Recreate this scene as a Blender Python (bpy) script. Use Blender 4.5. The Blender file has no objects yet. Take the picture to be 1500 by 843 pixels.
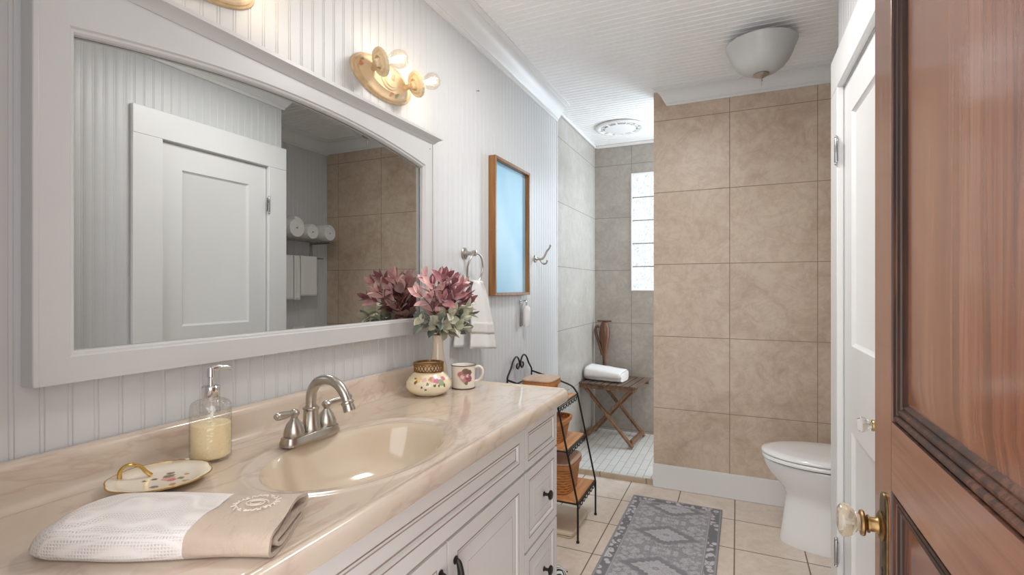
import bpy, bmesh, math, random
from mathutils import Vector, Matrix, Euler
PI = math.pi
random.seed(7)
scene = bpy.context.scene
COL = scene.collection

# ------------------------------------------------------------------ camera, world, light, exposure
cam_data = bpy.data.cameras.new('camera')
cam_data.sensor_width = 36.0
cam_data.lens = 731.7 / 1500 * 36.0
cam_data.clip_start = 0.02
cam = bpy.data.objects.new('camera', cam_data)
COL.objects.link(cam)
cam.location = (1.135, 0.0, 1.273)
cam.rotation_euler = (PI / 2, 0, math.radians(24.27))
scene.camera = cam

world = bpy.data.worlds.new('world')
scene.world = world
world.use_nodes = True
bg = world.node_tree.nodes['Background']
bg.inputs['Color'].default_value = (0.985, 0.985, 1.0, 1)
bg.inputs['Strength'].default_value = 2.45

def area_light(name, loc, rot, sx, sy, energy, color):
    d = bpy.data.lights.new(name, 'AREA')
    d.shape = 'RECTANGLE'; d.size = sx; d.size_y = sy
    d.energy = energy; d.color = color
    o = bpy.data.objects.new(name, d); COL.objects.link(o)
    o.location = loc; o.rotation_euler = rot
    return o
# fill light added under the ceiling, out of view, to brighten the room
area_light('ceiling_fill_light', (0.80, 1.78, 2.435), (0, 0, 0), 0.30, 0.30, 12.5, (1.0, 0.985, 0.965))
# unseen cool light added behind the partition, standing for more of the window's daylight
area_light('shower_daylight_fill', (0.98, 4.24, 1.75), Vector((-0.50, -0.84, -0.12)).to_track_quat('-Z', 'Y').to_euler(), 0.5, 1.0, 20.0, (0.74, 0.88, 1.0))

scene.view_settings.view_transform = 'Standard'
scene.view_settings.look = 'None'
scene.view_settings.gamma = 1.0
scene.view_settings.exposure = 0.3
scene.view_settings.use_curve_mapping = False
scene.cycles.max_bounces = 16
scene.cycles.diffuse_bounces = 10

# ------------------------------------------------------------------ helpers: tagging
def tag(o, label=None, cat=None, group=None, kind=None):
    if label: o['label'] = label
    if cat: o['category'] = cat
    if group: o['group'] = group
    if kind: o['kind'] = kind
    return o

def thing(name, label, cat, loc=(0, 0, 0), rot=(0, 0, 0), group=None, kind=None):
    o = bpy.data.objects.new(name, None)
    o.empty_display_size = 0.05
    COL.objects.link(o)
    o.location = loc; o.rotation_euler = rot
    return tag(o, label, cat, group, kind)

def copy_tree(o, parent=None):
    c = o.copy(); COL.objects.link(c)
    if parent: c.parent = parent
    for ch in list(o.children):
        copy_tree(ch, c)
    return c

# ------------------------------------------------------------------ helpers: meshes
class MB:
    """collects vertices and faces; build() links them as one mesh object"""
    def __init__(s): s.v = []; s.f = []; s.m = []
    def add(s, vs, fs, mi=0):
        b = len(s.v)
        s.v += [tuple(v) for v in vs]
        for f in fs:
            s.f.append(tuple(b + i for i in f)); s.m.append(mi)
        return s
    def box(s, x0, x1, y0, y1, z0, z1, mi=0):
        vs = [(x, y, z) for x in (x0, x1) for y in (y0, y1) for z in (z0, z1)]
        return s.add(vs, [(0, 1, 3, 2), (4, 6, 7, 5), (0, 4, 5, 1), (2, 3, 7, 6), (0, 2, 6, 4), (1, 5, 7, 3)], mi)
    def beam(s, p, q, w, h, up=(0, 0, 1), mi=0):
        p, q = Vector(p), Vector(q); d = (q - p).normalized()
        sd = d.cross(Vector(up)).normalized(); u = sd.cross(d)
        vs = [c + sd * a * w / 2 + u * b * h / 2 for c in (p, q) for a in (-1, 1) for b in (-1, 1)]
        return s.add(vs, [(0, 1, 3, 2), (4, 6, 7, 5), (0, 4, 5, 1), (2, 3, 7, 6), (0, 2, 6, 4), (1, 5, 7, 3)], mi)
    def lathe(s, prof, n=32, M=None, mi=0, cap0=True, cap1=True, scale=(1, 1), wob=None):
        M = M or Matrix()
        vs = []
        for r, z in prof:
            for k in range(n):
                a = 2 * PI * k / n
                rr = r * (wob(a, r, z) if wob else 1)
                vs.append(M @ Vector((rr * math.cos(a) * scale[0], rr * math.sin(a) * scale[1], z)))
        fs = []
        for i in range(len(prof) - 1):
            for k in range(n):
                k2 = (k + 1) % n
                fs.append((i * n + k, i * n + k2, (i + 1) * n + k2, (i + 1) * n + k))
        if cap0: fs.append(tuple(reversed(range(n))))
        if cap1: fs.append(tuple((len(prof) - 1) * n + k for k in range(n)))
        return s.add(vs, fs, mi)
    def tube(s, pts, r, n=10, mi=0, caps=True, closed=False, flat=1.0):
        pts = [Vector(p) for p in pts]; N = len(pts)
        rr = r if isinstance(r, (list, tuple)) else [r] * N
        T = []
        for i in range(N):
            if closed: t = pts[(i + 1) % N] - pts[i - 1]
            else: t = pts[min(i + 1, N - 1)] - pts[max(i - 1, 0)]
            T.append(t.normalized())
        ref = Vector((0, 0, 1)) if abs(T[0].z) < 0.9 else Vector((1, 0, 0))
        nrm = (ref - T[0] * ref.dot(T[0])).normalized()
        vs = []
        for i in range(N):
            nrm = (nrm - T[i] * nrm.dot(T[i])).normalized()
            bn = T[i].cross(nrm)
            for k in range(n):
                a = 2 * PI * k / n
                vs.append(pts[i] + nrm * math.cos(a) * rr[i] + bn * math.sin(a) * rr[i] * flat)
        fs = []
        for i in range(N if closed else N - 1):
            j = (i + 1) % N
            for k in range(n):
                k2 = (k + 1) % n
                fs.append((i * n + k, i * n + k2, j * n + k2, j * n + k))
        if caps and not closed:
            fs.append(tuple(reversed(range(n)))); fs.append(tuple((N - 1) * n + k for k in range(n)))
        return s.add(vs, fs, mi)
    def loft(s, rings, mi=0, cap0=True, cap1=True):
        n = len(rings[0]); vs = [p for r in rings for p in r]; fs = []
        for i in range(len(rings) - 1):
            for k in range(n):
                k2 = (k + 1) % n
                fs.append((i * n + k, i * n + k2, (i + 1) * n + k2, (i + 1) * n + k))
        if cap0: fs.append(tuple(reversed(range(n))))
        if cap1: fs.append(tuple((len(rings) - 1) * n + k for k in range(n)))
        return s.add(vs, fs, mi)
    def sphere(s, c, r, n=16, m=10, sc=(1, 1, 1), mi=0):
        c = Vector(c)
        prof = [(max(1e-5, r * math.sin(PI * i / m)), -r * math.cos(PI * i / m)) for i in range(m + 1)]
        return s.lathe(prof, n, Matrix.Translation(c) @ Matrix.Diagonal((sc[0], sc[1], sc[2], 1)), mi)
    def extrude(s, prof, fmap, t0, t1, mi=0, caps=True):
        """open/closed 2D profile swept straight between t0 and t1; fmap(a, b, t) gives a point"""
        n = len(prof)
        vs = [fmap(a, b, t0) for a, b in prof] + [fmap(a, b, t1) for a, b in prof]
        fs = [(k, (k + 1) % n, n + (k + 1) % n, n + k) for k in range(n)]
        if caps: fs += [tuple(reversed(range(n))), tuple(range(n, 2 * n))]
        return s.add(vs, fs, mi)
    def build(s, name, mats, parent=None, ang=35, bevel=0, seg=2, sub=0, weld=False, solid=0):
        me = bpy.data.meshes.new(name)
        me.from_pydata(s.v, [], s.f)
        mats = mats if isinstance(mats, (list, tuple)) else [mats]
        for m in mats: me.materials.append(m)
        me.polygons.foreach_set('material_index', s.m)
        bm = bmesh.new(); bm.from_mesh(me)
        if weld: bmesh.ops.remove_doubles(bm, verts=bm.verts, dist=1e-5)
        bmesh.ops.recalc_face_normals(bm, faces=bm.faces)
        bm.to_mesh(me); bm.free()
        me.polygons.foreach_set('use_smooth', [True] * len(me.polygons))
        if sub == 0: me.set_sharp_from_angle(angle=math.radians(ang))
        o = bpy.data.objects.new(name, me); COL.objects.link(o)
        if parent: o.parent = parent
        if solid:
            md = o.modifiers.new('thickness', 'SOLIDIFY'); md.thickness = solid; md.offset = 0
        if bevel:
            md = o.modifiers.new('bevel', 'BEVEL'); md.width = bevel; md.segments = seg
            md.limit_method = 'ANGLE'; md.angle_limit = math.radians(40)
        if sub:
            md = o.modifiers.new('subsurf', 'SUBSURF'); md.levels = sub; md.render_levels = sub
        return o

def crom(pts, k=6, closed=False):
    P = [Vector(p) for p in pts]; n = len(P); out = []
    for i in range(n if closed else n - 1):
        g = (lambda j: P[j % n]) if closed else (lambda j: P[max(0, min(n - 1, j))])
        a, b, c, d = g(i - 1), g(i), g(i + 1), g(i + 2)
        for t in range(k):
            t /= k
            out.append(0.5 * ((2 * b) + (c - a) * t + (2 * a - 5 * b + 4 * c - d) * t * t + (3 * b - a - 3 * c + d) * t ** 3))
    if not closed: out.append(P[-1])
    return out

def axis_matrix(p, d):
    """a frame at p whose z axis points along d"""
    z = Vector(d).normalized()
    return Matrix.Translation(Vector(p)) @ z.to_track_quat('Z', 'Y').to_matrix().to_4x4()

# ------------------------------------------------------------------ helpers: materials
def lin(r, g, b):
    f = lambda c: (c / 255 / 12.92) if c / 255 <= 0.04045 else ((c / 255 + 0.055) / 1.055) ** 2.4
    return (f(r), f(g), f(b), 1)

class Mat:
    def __init__(s, name, color=(0.8, 0.8, 0.8, 1), rough=0.5, metal=0.0, **kw):
        s.m = bpy.data.materials.new(name); s.m.use_nodes = True
        s.nt = s.m.node_tree; s.b = s.nt.nodes['Principled BSDF']
        s.b.inputs['Base Color'].default_value = color
        s.b.inputs['Roughness'].default_value = rough
        s.b.inputs['Metallic'].default_value = metal
        for k, v in kw.items(): s.b.inputs[k.replace('_', ' ')].default_value = v
        s._tc = None
    def n(s, t, **kw):
        nd = s.nt.nodes.new(t)
        for k, v in kw.items(): setattr(nd, k, v)
        return nd
    def put(s, sock, v):
        if hasattr(v, 'is_output') or isinstance(v, bpy.types.NodeSocket): s.nt.links.new(v, sock)
        else: sock.default_value = v
    def co(s):
        if not s._tc: s._tc = s.n('ShaderNodeTexCoord')
        return s._tc.outputs['Object']
    def math(s, op, a, b=0.0, c=0.0):
        nd = s.n('ShaderNodeMath', operation=op)
        for i, v in enumerate((a, b, c)): s.put(nd.inputs[i], v)
        return nd.outputs[0]
    def xyz(s, v=None):
        nd = s.n('ShaderNodeSeparateXYZ'); s.put(nd.inputs[0], v or s.co()); return nd.outputs
    def comb(s, x, y, z):
        nd = s.n('ShaderNodeCombineXYZ')
        for i, v in enumerate((x, y, z)): s.put(nd.inputs[i], v)
        return nd.outputs[0]
    def scale(s, v, sc, off=(0, 0, 0)):
        nd = s.n('ShaderNodeMapping'); s.put(nd.inputs['Vector'], v)
        nd.inputs['Scale'].default_value = sc; nd.inputs['Location'].default_value = off
        return nd.outputs[0]
    def noise(s, v=None, sc=5.0, det=3.0, rough=0.5, dist=0.0):
        nd = s.n('ShaderNodeTexNoise'); s.put(nd.inputs['Vector'], v or s.co())
        nd.inputs['Scale'].default_value = sc; nd.inputs['Detail'].default_value = det
        nd.inputs['Roughness'].default_value = rough; nd.inputs['Distortion'].default_value = dist
        return nd.outputs
    def voro(s, v=None, sc=5.0, feat='F1'):
        nd = s.n('ShaderNodeTexVoronoi', feature=feat); s.put(nd.inputs['Vector'], v or s.co())
        nd.inputs['Scale'].default_value = sc; return nd.outputs
    def ramp(s, f, stops, interp='LINEAR'):
        nd = s.n('ShaderNodeValToRGB'); s.put(nd.inputs[0], f)
        e = nd.color_ramp.elements; nd.color_ramp.interpolation = interp
        while len(e) < len(stops): e.new(0.5)
        for el, (p, c) in zip(e, stops):
            el.position = p; el.color = c if len(c) == 4 else (*c, 1)
        return nd.outputs[0]
    def mix(s, f, a, b, mode='MIX'):
        nd = s.n('ShaderNodeMix', data_type='RGBA', blend_type=mode)
        s.put(nd.inputs[0], f); s.put(nd.inputs[6], a); s.put(nd.inputs[7], b)
        return nd.outputs[2]
    def bump(s, h, strength=0.3, dist=0.002):
        nd = s.n('ShaderNodeBump'); s.put(nd.inputs['Height'], h)
        nd.inputs['Strength'].default_value = strength; nd.inputs['Distance'].default_value = dist
        s.nt.links.new(nd.outputs[0], s.b.inputs['Normal'])
    def color(s, v): s.put(s.b.inputs['Base Color'], v)
    def rough(s, v): s.put(s.b.inputs['Roughness'], v)
    def line(s, c, off, sp, w):
        """1 on a set of lines: coordinate c, first line at off, spacing sp, width w"""
        t = s.math('FRACT', s.math('ADD', s.math('DIVIDE', s.math('SUBTRACT', c, off), sp), 0.5))
        d = s.math('MULTIPLY', s.math('ABSOLUTE', s.math('SUBTRACT', t, 0.5)), sp)
        return s.math('LESS_THAN', d, w / 2)

def plain(name, color, rough=0.5, metal=0.0, nz=0.0, nsc=40, bump=0.0, **kw):
    """one colour with a little natural variation"""
    M = Mat(name, color, rough, metal, **kw)
    if nz:
        f = M.noise(sc=nsc, det=4)[0]
        dark = tuple(c * (1 - nz) for c in color[:3]) + (1,)
        lite = tuple(min(1, c * (1 + nz)) for c in color[:3]) + (1,)
        M.color(M.ramp(f, [(0.3, dark), (0.7, lite)]))
        if bump: M.bump(f, bump, 0.001)
    return M.m

WHITE = plain('white_paint', (0.76, 0.762, 0.76, 1), 0.38, nz=0.012, nsc=6)
WALLW = plain('beadboard_paint', (0.61, 0.617, 0.622, 1), 0.42, nz=0.012, nsc=5)
CEILW = plain('ceiling_paint', (0.90, 0.905, 0.905, 1), 0.4, nz=0.01, nsc=5)
CABW = plain('cabinet_paint', (0.70, 0.688, 0.675, 1), 0.36, nz=0.015, nsc=8)
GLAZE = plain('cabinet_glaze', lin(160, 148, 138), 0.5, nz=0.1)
FRAMEW = plain('mirror_frame_paint', (0.56, 0.56, 0.558, 1), 0.35, nz=0.015, nsc=8)
NICKEL = plain('brushed_nickel', (0.50, 0.465, 0.42, 1), 0.28, 1.0, nz=0.05, nsc=120)
CHROME = plain('chrome', (0.75, 0.75, 0.76, 1), 0.08, 1.0)
DARKCHROME = plain('satin_chrome', (0.45, 0.45, 0.46, 1), 0.25, 1.0)
BLACKM = plain('black_iron', (0.012, 0.012, 0.014, 1), 0.4, 0.3)
BRONZE = plain('dark_bronze', (0.025, 0.02, 0.017, 1), 0.35, 0.5, nz=0.2, nsc=90)
BRASS = plain('aged_brass', (0.50, 0.33, 0.14, 1), 0.32, 1.0, nz=0.2, nsc=60)
OLDBRASS = plain('dark_aged_brass', (0.16, 0.11, 0.06, 1), 0.4, 0.9, nz=0.3, nsc=60)
GOLD = plain('gold_glaze', (0.62, 0.40, 0.12, 1), 0.25, 0.9)
PORCELAIN = plain('white_porcelain', (0.88, 0.88, 0.875, 1), 0.12, Coat_Weight=0.5)
CHINA = plain('ivory_china', lin(232, 222, 202), 0.15, Coat_Weight=0.6)
SEAM = plain('dark_seam', (0.03, 0.03, 0.03, 1), 0.8)

def terry(name, color, sc=900, strength=0.5):
    M = Mat(name, color, 0.95, Sheen_Weight=0.3)
    f = M.noise(sc=sc, det=2)[0]
    g = M.noise(sc=60, det=3)[0]
    M.bump(M.math('ADD', f, M.math('MULTIPLY', g, 0.8)), strength, 0.003)
    return M.m
TERRY = terry('white_terry', (0.80, 0.79, 0.78, 1), 500)

def waffle(name):
    M = Mat(name, lin(228, 221, 216), 0.9)
    x = M.xyz()
    a = M.math('SINE', M.math('MULTIPLY', x[0], 2 * PI / 0.0044)); b = M.math('SINE', M.math('MULTIPLY', x[2], 2 * PI / 0.0044))
    c = M.math('SINE', M.math('MULTIPLY', x[1], 2 * PI / 0.0044))
    h = M.math('MAXIMUM', a, M.math('MAXIMUM', c, b))
    M.bump(h, 0.5, 0.0014)
    M.color(M.mix(M.math('MULTIPLY_ADD', h, 0.5, 0.5), lin(214, 207, 203), lin(234, 228, 224)))
    return M.m
WAFFLE = waffle('white_waffle_weave')
def linen():
    M = Mat('taupe_linen', lin(190, 172, 154), 0.9, Sheen_Weight=0.2)
    w = M.noise(M.scale(M.co(), (38, 16, 20)), 1.0, 3, 0.55, 0.8)[0]
    M.bump(M.math('MULTIPLY_ADD', M.noise(sc=700, det=2)[0], 0.08, w), 0.55, 0.010)
    return M.m
TAUPE = linen()

def stone_tile(name, base, dark, pale, grout, specs, rough=0.35, gw=0.004, vsc=3.0):
    """marbled ceramic tile; specs = [(axis, first line, spacing)] for the grout lines"""
    M = Mat(name, base, rough)
    x = M.xyz()
    v = M.co()
    big = M.noise(v, vsc * 0.8, 3, 0.55, 0.6)[0]
    warp = M.noise(v, vsc * 1.3, 7, 0.68, 1.2)[0]
    vein = M.math('ABSOLUTE', M.math('SUBTRACT', warp, 0.5))
    big = M.math('MULTIPLY_ADD', M.noise(v, vsc * 3.2, 6, 0.66, 1.0)[0], 0.55, M.math('MULTIPLY', big, 0.45))
    c = M.ramp(big, [(0.34, dark), (0.48, base), (0.66, pale)])
    c = M.mix(M.ramp(vein, [(0.0, (0.34, 0.34, 0.34)), (0.03, (0.06, 0.06, 0.06)), (0.07, (0, 0, 0))]), c, dark)
    fine = M.noise(v, vsc * 4.5, 5, 0.65, 1.4)[0]
    c = M.mix(M.ramp(fine, [(0.38, (0.35, 0.35, 0.35)), (0.55, (0, 0, 0))]), c, dark)
    g = None
    for ax, off, sp in specs:
        l = M.line(x[ax], off, sp, gw)
        g = l if g is None else M.math('MAXIMUM', g, l)
    M.color(M.mix(g, c, grout))
    M.rough(M.math('MULTIPLY_ADD', g, 0.5, rough))
    M.bump(M.math('SUBTRACT', 1.0, g), 0.5, 0.002)
    return M.m
BEIGE = (0.50, 0.375, 0.275, 1)
TILE_PART = stone_tile('beige_tile_partition', (0.60, 0.485, 0.38, 1), (0.46, 0.335, 0.245, 1), (0.66, 0.545, 0.435, 1), (0.31, 0.22, 0.155, 1),
                       [(0, 1.0935, 0.457), (2, 0.049, 0.457)])
TILE_SHBACK = stone_tile('grey_beige_tile_back', (0.36, 0.335, 0.30, 1), (0.29, 0.265, 0.23, 1), (0.43, 0.405, 0.37, 1), (0.20, 0.18, 0.15, 1),
                         [(0, 0.308, 0.457), (2, 0.051, 0.457)])
TILE_SHSIDE = stone_tile('grey_beige_tile_side', (0.42, 0.40, 0.37, 1), (0.35, 0.33, 0.295, 1), (0.49, 0.47, 0.44, 1), (0.22, 0.20, 0.175, 1),
                         [(1, 3.375, 0.914), (2, 0.051, 0.457)])
TILE_FLOOR = stone_tile('floor_tile', (0.75, 0.65, 0.56, 1), (0.64, 0.54, 0.445, 1), (0.82, 0.73, 0.645, 1), (0.21, 0.165, 0.125, 1),
                        [(0, 0.5035, 0.3095), (1, 2.663, 0.329)], rough=0.3, gw=0.006, vsc=4.5)
TILE_CURB = stone_tile('curb_tile', (0.50, 0.40, 0.30, 1), (0.42, 0.32, 0.23, 1), (0.58, 0.48, 0.37, 1), (0.22, 0.17, 0.12, 1),
                       [(0, 0.598, 0.305)], gw=0.006)

def shower_floor_mat():
    M = Mat('shower_floor_tile', (0.70, 0.70, 0.68, 1), 0.3)
    x = M.xyz()
    br = M.n('ShaderNodeTexBrick')
    M.put(br.inputs['Vector'], M.comb(x[1], x[0], 0.0))
    br.inputs['Scale'].default_value = 1.0
    br.inputs['Brick Width'].default_value = 0.21; br.inputs['Row Height'].default_value = 0.052
    br.inputs['Mortar Size'].default_value = 0.0022; br.offset = 0.5
    br.inputs['Color1'].default_value = (0.70, 0.70, 0.67, 1); br.inputs['Color2'].default_value = (0.64, 0.64, 0.61, 1)
    br.inputs['Mortar'].default_value = (0.33, 0.33, 0.32, 1)
    M.color(br.outputs['Color'])
    return M.m
TILE_SHFLOOR = shower_floor_mat()

def marble_mat():
    M = Mat('cultured_marble', lin(222, 198, 176), 0.20, Coat_Weight=0.5, Coat_Roughness=0.05)
    v = M.scale(M.co(), (1.0, 0.75, 1.0))
    w = M.noise(v, 2.6, 5, 0.6, 2.2)[0]
    c = M.ramp(w, [(0.28, lin(197, 178, 161)), (0.40, lin(203, 187, 170)), (0.58, lin(207, 192, 176)), (0.8, lin(210, 198, 183))])
    w2 = M.noise(M.scale(M.co(), (1.4, 0.55, 1.0), (3.1, 0.4, 0)), 2.3, 4, 0.55, 2.8)[0]
    vein = M.math('ABSOLUTE', M.math('SUBTRACT', w2, 0.47))
    c = M.mix(M.ramp(vein, [(0.0, (0.34, 0.34, 0.34)), (0.035, (0, 0, 0))]), c, lin(172, 138, 122))
    M.color(c)
    return M.m
MARBLE = marble_mat()
BASIN = plain('basin_glaze', lin(212, 196, 174), 0.12, nz=0.03, nsc=4, Coat_Weight=0.5)

def wood_mat(name, dark, mid, pale, axis=2, sc=1.0, rough=0.35, coat=0.0, streak=26):
    M = Mat(name, mid, rough, Coat_Weight=coat, Coat_Roughness=0.12)
    s = [streak * sc] * 3; s[axis] = 1.3 * sc
    v = M.scale(M.co(), s)
    f = M.noise(v, 1.6, 6, 0.62, 0.7)[0]
    s2 = [5 * sc] * 3; s2[axis] = 0.7 * sc
    g = M.noise(M.scale(M.co(), s2), 1.2, 3, 0.5, 0.5)[0]
    c = M.ramp(M.math('MULTIPLY_ADD', f, 0.6, M.math('MULTIPLY', g, 0.4)), [(0.33, dark), (0.5, mid), (0.68, pale)])
    M.color(c); M.bump(f, 0.12, 0.001)
    return M.m
DOORWOOD = wood_mat('door_wood', lin(100, 56, 36), lin(136, 85, 60), lin(160, 110, 82), 2, 1.0, 0.26, 0.5, 40)
DOORRAIL = wood_mat('door_rail_wood', lin(104, 62, 44), lin(138, 90, 66), lin(160, 112, 86), 1, 1.0, 0.28, 0.45, 40)
DOORMOLD = wood_mat('door_moulding_wood_shaded', lin(22, 9, 5), lin(60, 31, 19), lin(120, 74, 50), 2, 1.6, 0.42, 0.0, 30)  # darker than the door: shade on the mouldings is put into the wood colour
SHELFWOOD = wood_mat('honey_shelf_wood', lin(176, 116, 70), lin(206, 148, 98), lin(222, 170, 120), 1, 1.2, 0.4)
FRAMEWOOD = wood_mat('honey_frame_wood', lin(104, 68, 34), lin(142, 98, 54), lin(168, 122, 76), 2, 1.5, 0.35)
STOOLWOOD = wood_mat('grey_brown_teak', lin(60, 46, 36), lin(92, 74, 60), lin(122, 102, 86), 1, 1.8, 0.6)
STOOLLEG = wood_mat('brown_teak', lin(78, 52, 36), lin(120, 88, 64), lin(150, 116, 90), 2, 1.6, 0.5)
REDWOOD = wood_mat('red_brown_wood', lin(66, 38, 24), lin(100, 64, 44), lin(130, 90, 66), 2, 2.0, 0.3, 0.3)

def thin_glass(name, tint=(1, 1, 1, 1), fac=0.12, rough=0.03, bump_sc=0, bump_st=0.4):
    M = Mat(name)
    nt = M.nt; out = nt.nodes['Material Output']
    tr = M.n('ShaderNodeBsdfTransparent'); tr.inputs['Color'].default_value = tint
    gl = M.n('ShaderNodeBsdfGlossy'); gl.inputs['Roughness'].default_value = rough
    lw = M.n('ShaderNodeLayerWeight'); lw.inputs['Blend'].default_value = 0.35
    f = M.math('ADD', M.math('MULTIPLY', lw.outputs['Facing'], 0.45), fac * 0.6)
    mx = M.n('ShaderNodeMixShader')
    nt.links.new(f, mx.inputs[0]); nt.links.new(tr.outputs[0], mx.inputs[1]); nt.links.new(gl.outputs[0], mx.inputs[2])
    nt.links.new(mx.outputs[0], out.inputs['Surface'])
    if bump_sc:
        h = M.voro(sc=bump_sc)[0]
        bp = M.n('ShaderNodeBump'); M.put(bp.inputs['Height'], h); bp.inputs['Strength'].default_value = bump_st; bp.inputs['Distance'].default_value = 0.004
        nt.links.new(bp.outputs[0], gl.inputs['Normal']); nt.links.new(bp.outputs[0], lw.inputs['Normal'])
    return M.m
BULBGLASS = thin_glass('bulb_glass', (1, 0.95, 0.88, 1), 0.10)
DISPGLASS = thin_glass('textured_clear_glass', (0.97, 0.97, 0.96, 1), 0.15, 0.06, 130, 0.35)
KNOBBRASS = plain('worn_door_brass', (0.36, 0.23, 0.10, 1), 0.38, 1.0, nz=0.35, nsc=70)
AMBERGLASS = Mat('old_yellowed_glass', (0.93, 0.86, 0.72, 1), 0.04, Transmission_Weight=0.85, IOR=1.45).m
KNOBGLASS = Mat('cut_glass', (0.95, 0.93, 0.90, 1), 0.03, Transmission_Weight=0.9, IOR=1.5).m

def emis(name, color, strength):
    M = Mat(name, color, 0.5)
    M.b.inputs['Emission Color'].default_value = color; M.b.inputs['Emission Strength'].default_value = strength
    return M.m
FILAMENT = emis('glowing_filament', (1.0, 0.82, 0.56, 1), 22.0)

def block_mat():
    M = Mat('glass_block', (0.12, 0.14, 0.15, 1), 0.12)
    f = M.noise(sc=42, det=5, rough=0.75, dist=1.6)[0]
    col = M.ramp(f, [(0.36, (0.42, 0.48, 0.52)), (0.50, (0.80, 0.85, 0.88)), (0.60, (1, 1, 1))])
    M.put(M.b.inputs['Emission Color'], col); M.b.inputs['Emission Strength'].default_value = 0.88
    M.bump(f, 0.6, 0.006)
    return M.m
BLOCK = block_mat()
MIRROR = plain('mirror_silver', (0.62, 0.63, 0.62, 1), 0.0, 1.0)

def rug_mat():
    M = Mat('rug_weave', (0.3, 0.3, 0.32, 1), 0.95)
    x = M.xyz()
    HX, HY = 0.25, 0.60                      # half size of the rug
    ax = M.math('ABSOLUTE', x[0]); ay = M.math('ABSOLUTE', x[1])
    edge = M.math('MINIMUM', M.math('SUBTRACT', HX, ax), M.math('SUBTRACT', HY, ay))
    lo, hi = lin(112, 110, 118), lin(190, 186, 190)
    # field: mirrored scrolls
    my = M.math('MULTIPLY', M.math('SUBTRACT', M.math('FRACT', M.math('ADD', M.math('DIVIDE', M.math('SUBTRACT', x[1], 0.163), 0.336), 0.5)), 0.5), 0.336)
    v2 = M.comb(ax, M.math('ABSOLUTE', my), 0.0)
    n1 = M.noise(v2, 46, 4, 0.6, 2.6)[0]
    scroll = M.ramp(M.math('ABSOLUTE', M.math('SUBTRACT', n1, 0.5)), [(0.02, (0.1, 0.1, 0.1)), (0.06, (0.75, 0.75, 0.75)), (0.12, (0.55, 0.55, 0.55))])
    cells = M.ramp(M.voro(v2, 40)[0], [(0.10, (0.35, 0.35, 0.35)), (0.2, (0.85, 0.85, 0.85)), (0.45, (0.75, 0.75, 0.75)), (0.62, (0.35, 0.35, 0.35))])
    field = M.mix(0.5, scroll, cells)
    # medallions down the middle
    d = M.math('ADD', M.math('MULTIPLY', ax, 0.82), M.math('ABSOLUTE', M.math('MULTIPLY', my, 1.25)))
    ang = M.math('ARCTAN2', my, ax)
    lob = M.math('MULTIPLY_ADD', M.math('SINE', M.math('MULTIPLY', ang, 16.0)), 0.007, d)
    zone = M.ramp(lob, [(0.0, (0.9, 0.9, 0.9)), (0.012, (0.1, 0.1, 0.1)), (0.022, (0.9, 0.9, 0.9)), (0.055, (0.7, 0.7, 0.7)), (0.088, (0.85, 0.85, 0.85)),
                        (0.092, (0.15, 0.15, 0.15)), (0.10, (0.2, 0.2, 0.2)), (0.135, (0.25, 0.25, 0.25)), (0.15, (0.6, 0.6, 0.6))])
    inmed = M.ramp(lob, [(0.125, (1, 1, 1)), (0.16, (0, 0, 0))])
    inner = M.mix(M.ramp(lob, [(0.088, (0.45, 0.45, 0.45)), (0.1, (0.15, 0.15, 0.15))]), zone, scroll)
    fld = M.mix(inmed, field, inner)
    # border: rings of blossoms between two guard stripes
    bv = M.comb(x[0], x[1], 0.0)
    bl = M.voro(bv, 30)[0]
    blossom = M.ramp(bl, [(0.10, (0.2, 0.2, 0.2)), (0.2, (0.85, 0.85, 0.85)), (0.42, (0.7, 0.7, 0.7)), (0.5, (0.15, 0.15, 0.15))])
    guard = M.ramp(edge, [(0.0, (0.15, 0.15, 0.15)), (0.006, (0.55, 0.55, 0.55)), (0.010, (0.2, 0.2, 0.2)), (0.013, (0.5, 0.5, 0.5)), (0.052, (0.5, 0.5, 0.5)),
                          (0.055, (0.15, 0.15, 0.15)), (0.060, (0.8, 0.8, 0.8)), (0.064, (0.2, 0.2, 0.2)), (0.068, (0.6, 0.6, 0.6))])
    inb = M.math('MULTIPLY', M.math('GREATER_THAN', edge, 0.012), M.math('LESS_THAN', edge, 0.053))
    bord = M.mix(inb, guard, blossom)
    pat = M.mix(M.math('LESS_THAN', edge, 0.066), fld, bord)
    wear = M.noise(sc=6, det=4)[0]
    pat = M.mix(M.math('MULTIPLY', wear, 0.5), pat, (0.55, 0.55, 0.55, 1))
    bw = M.n('ShaderNodeRGBToBW'); M.put(bw.inputs[0], pat)
    c = M.ramp(bw.outputs[0], [(0.1, lin(96, 97, 104)), (0.42, lin(150, 149, 154)), (0.8, lin(212, 208, 210))])
    M.color(c)
    M.bump(M.math('ADD', M.noise(sc=700, det=1)[0], M.math('MULTIPLY', bw.outputs[0], 0.5)), 0.3, 0.002)
    return M.m
RUG = rug_mat()

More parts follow.
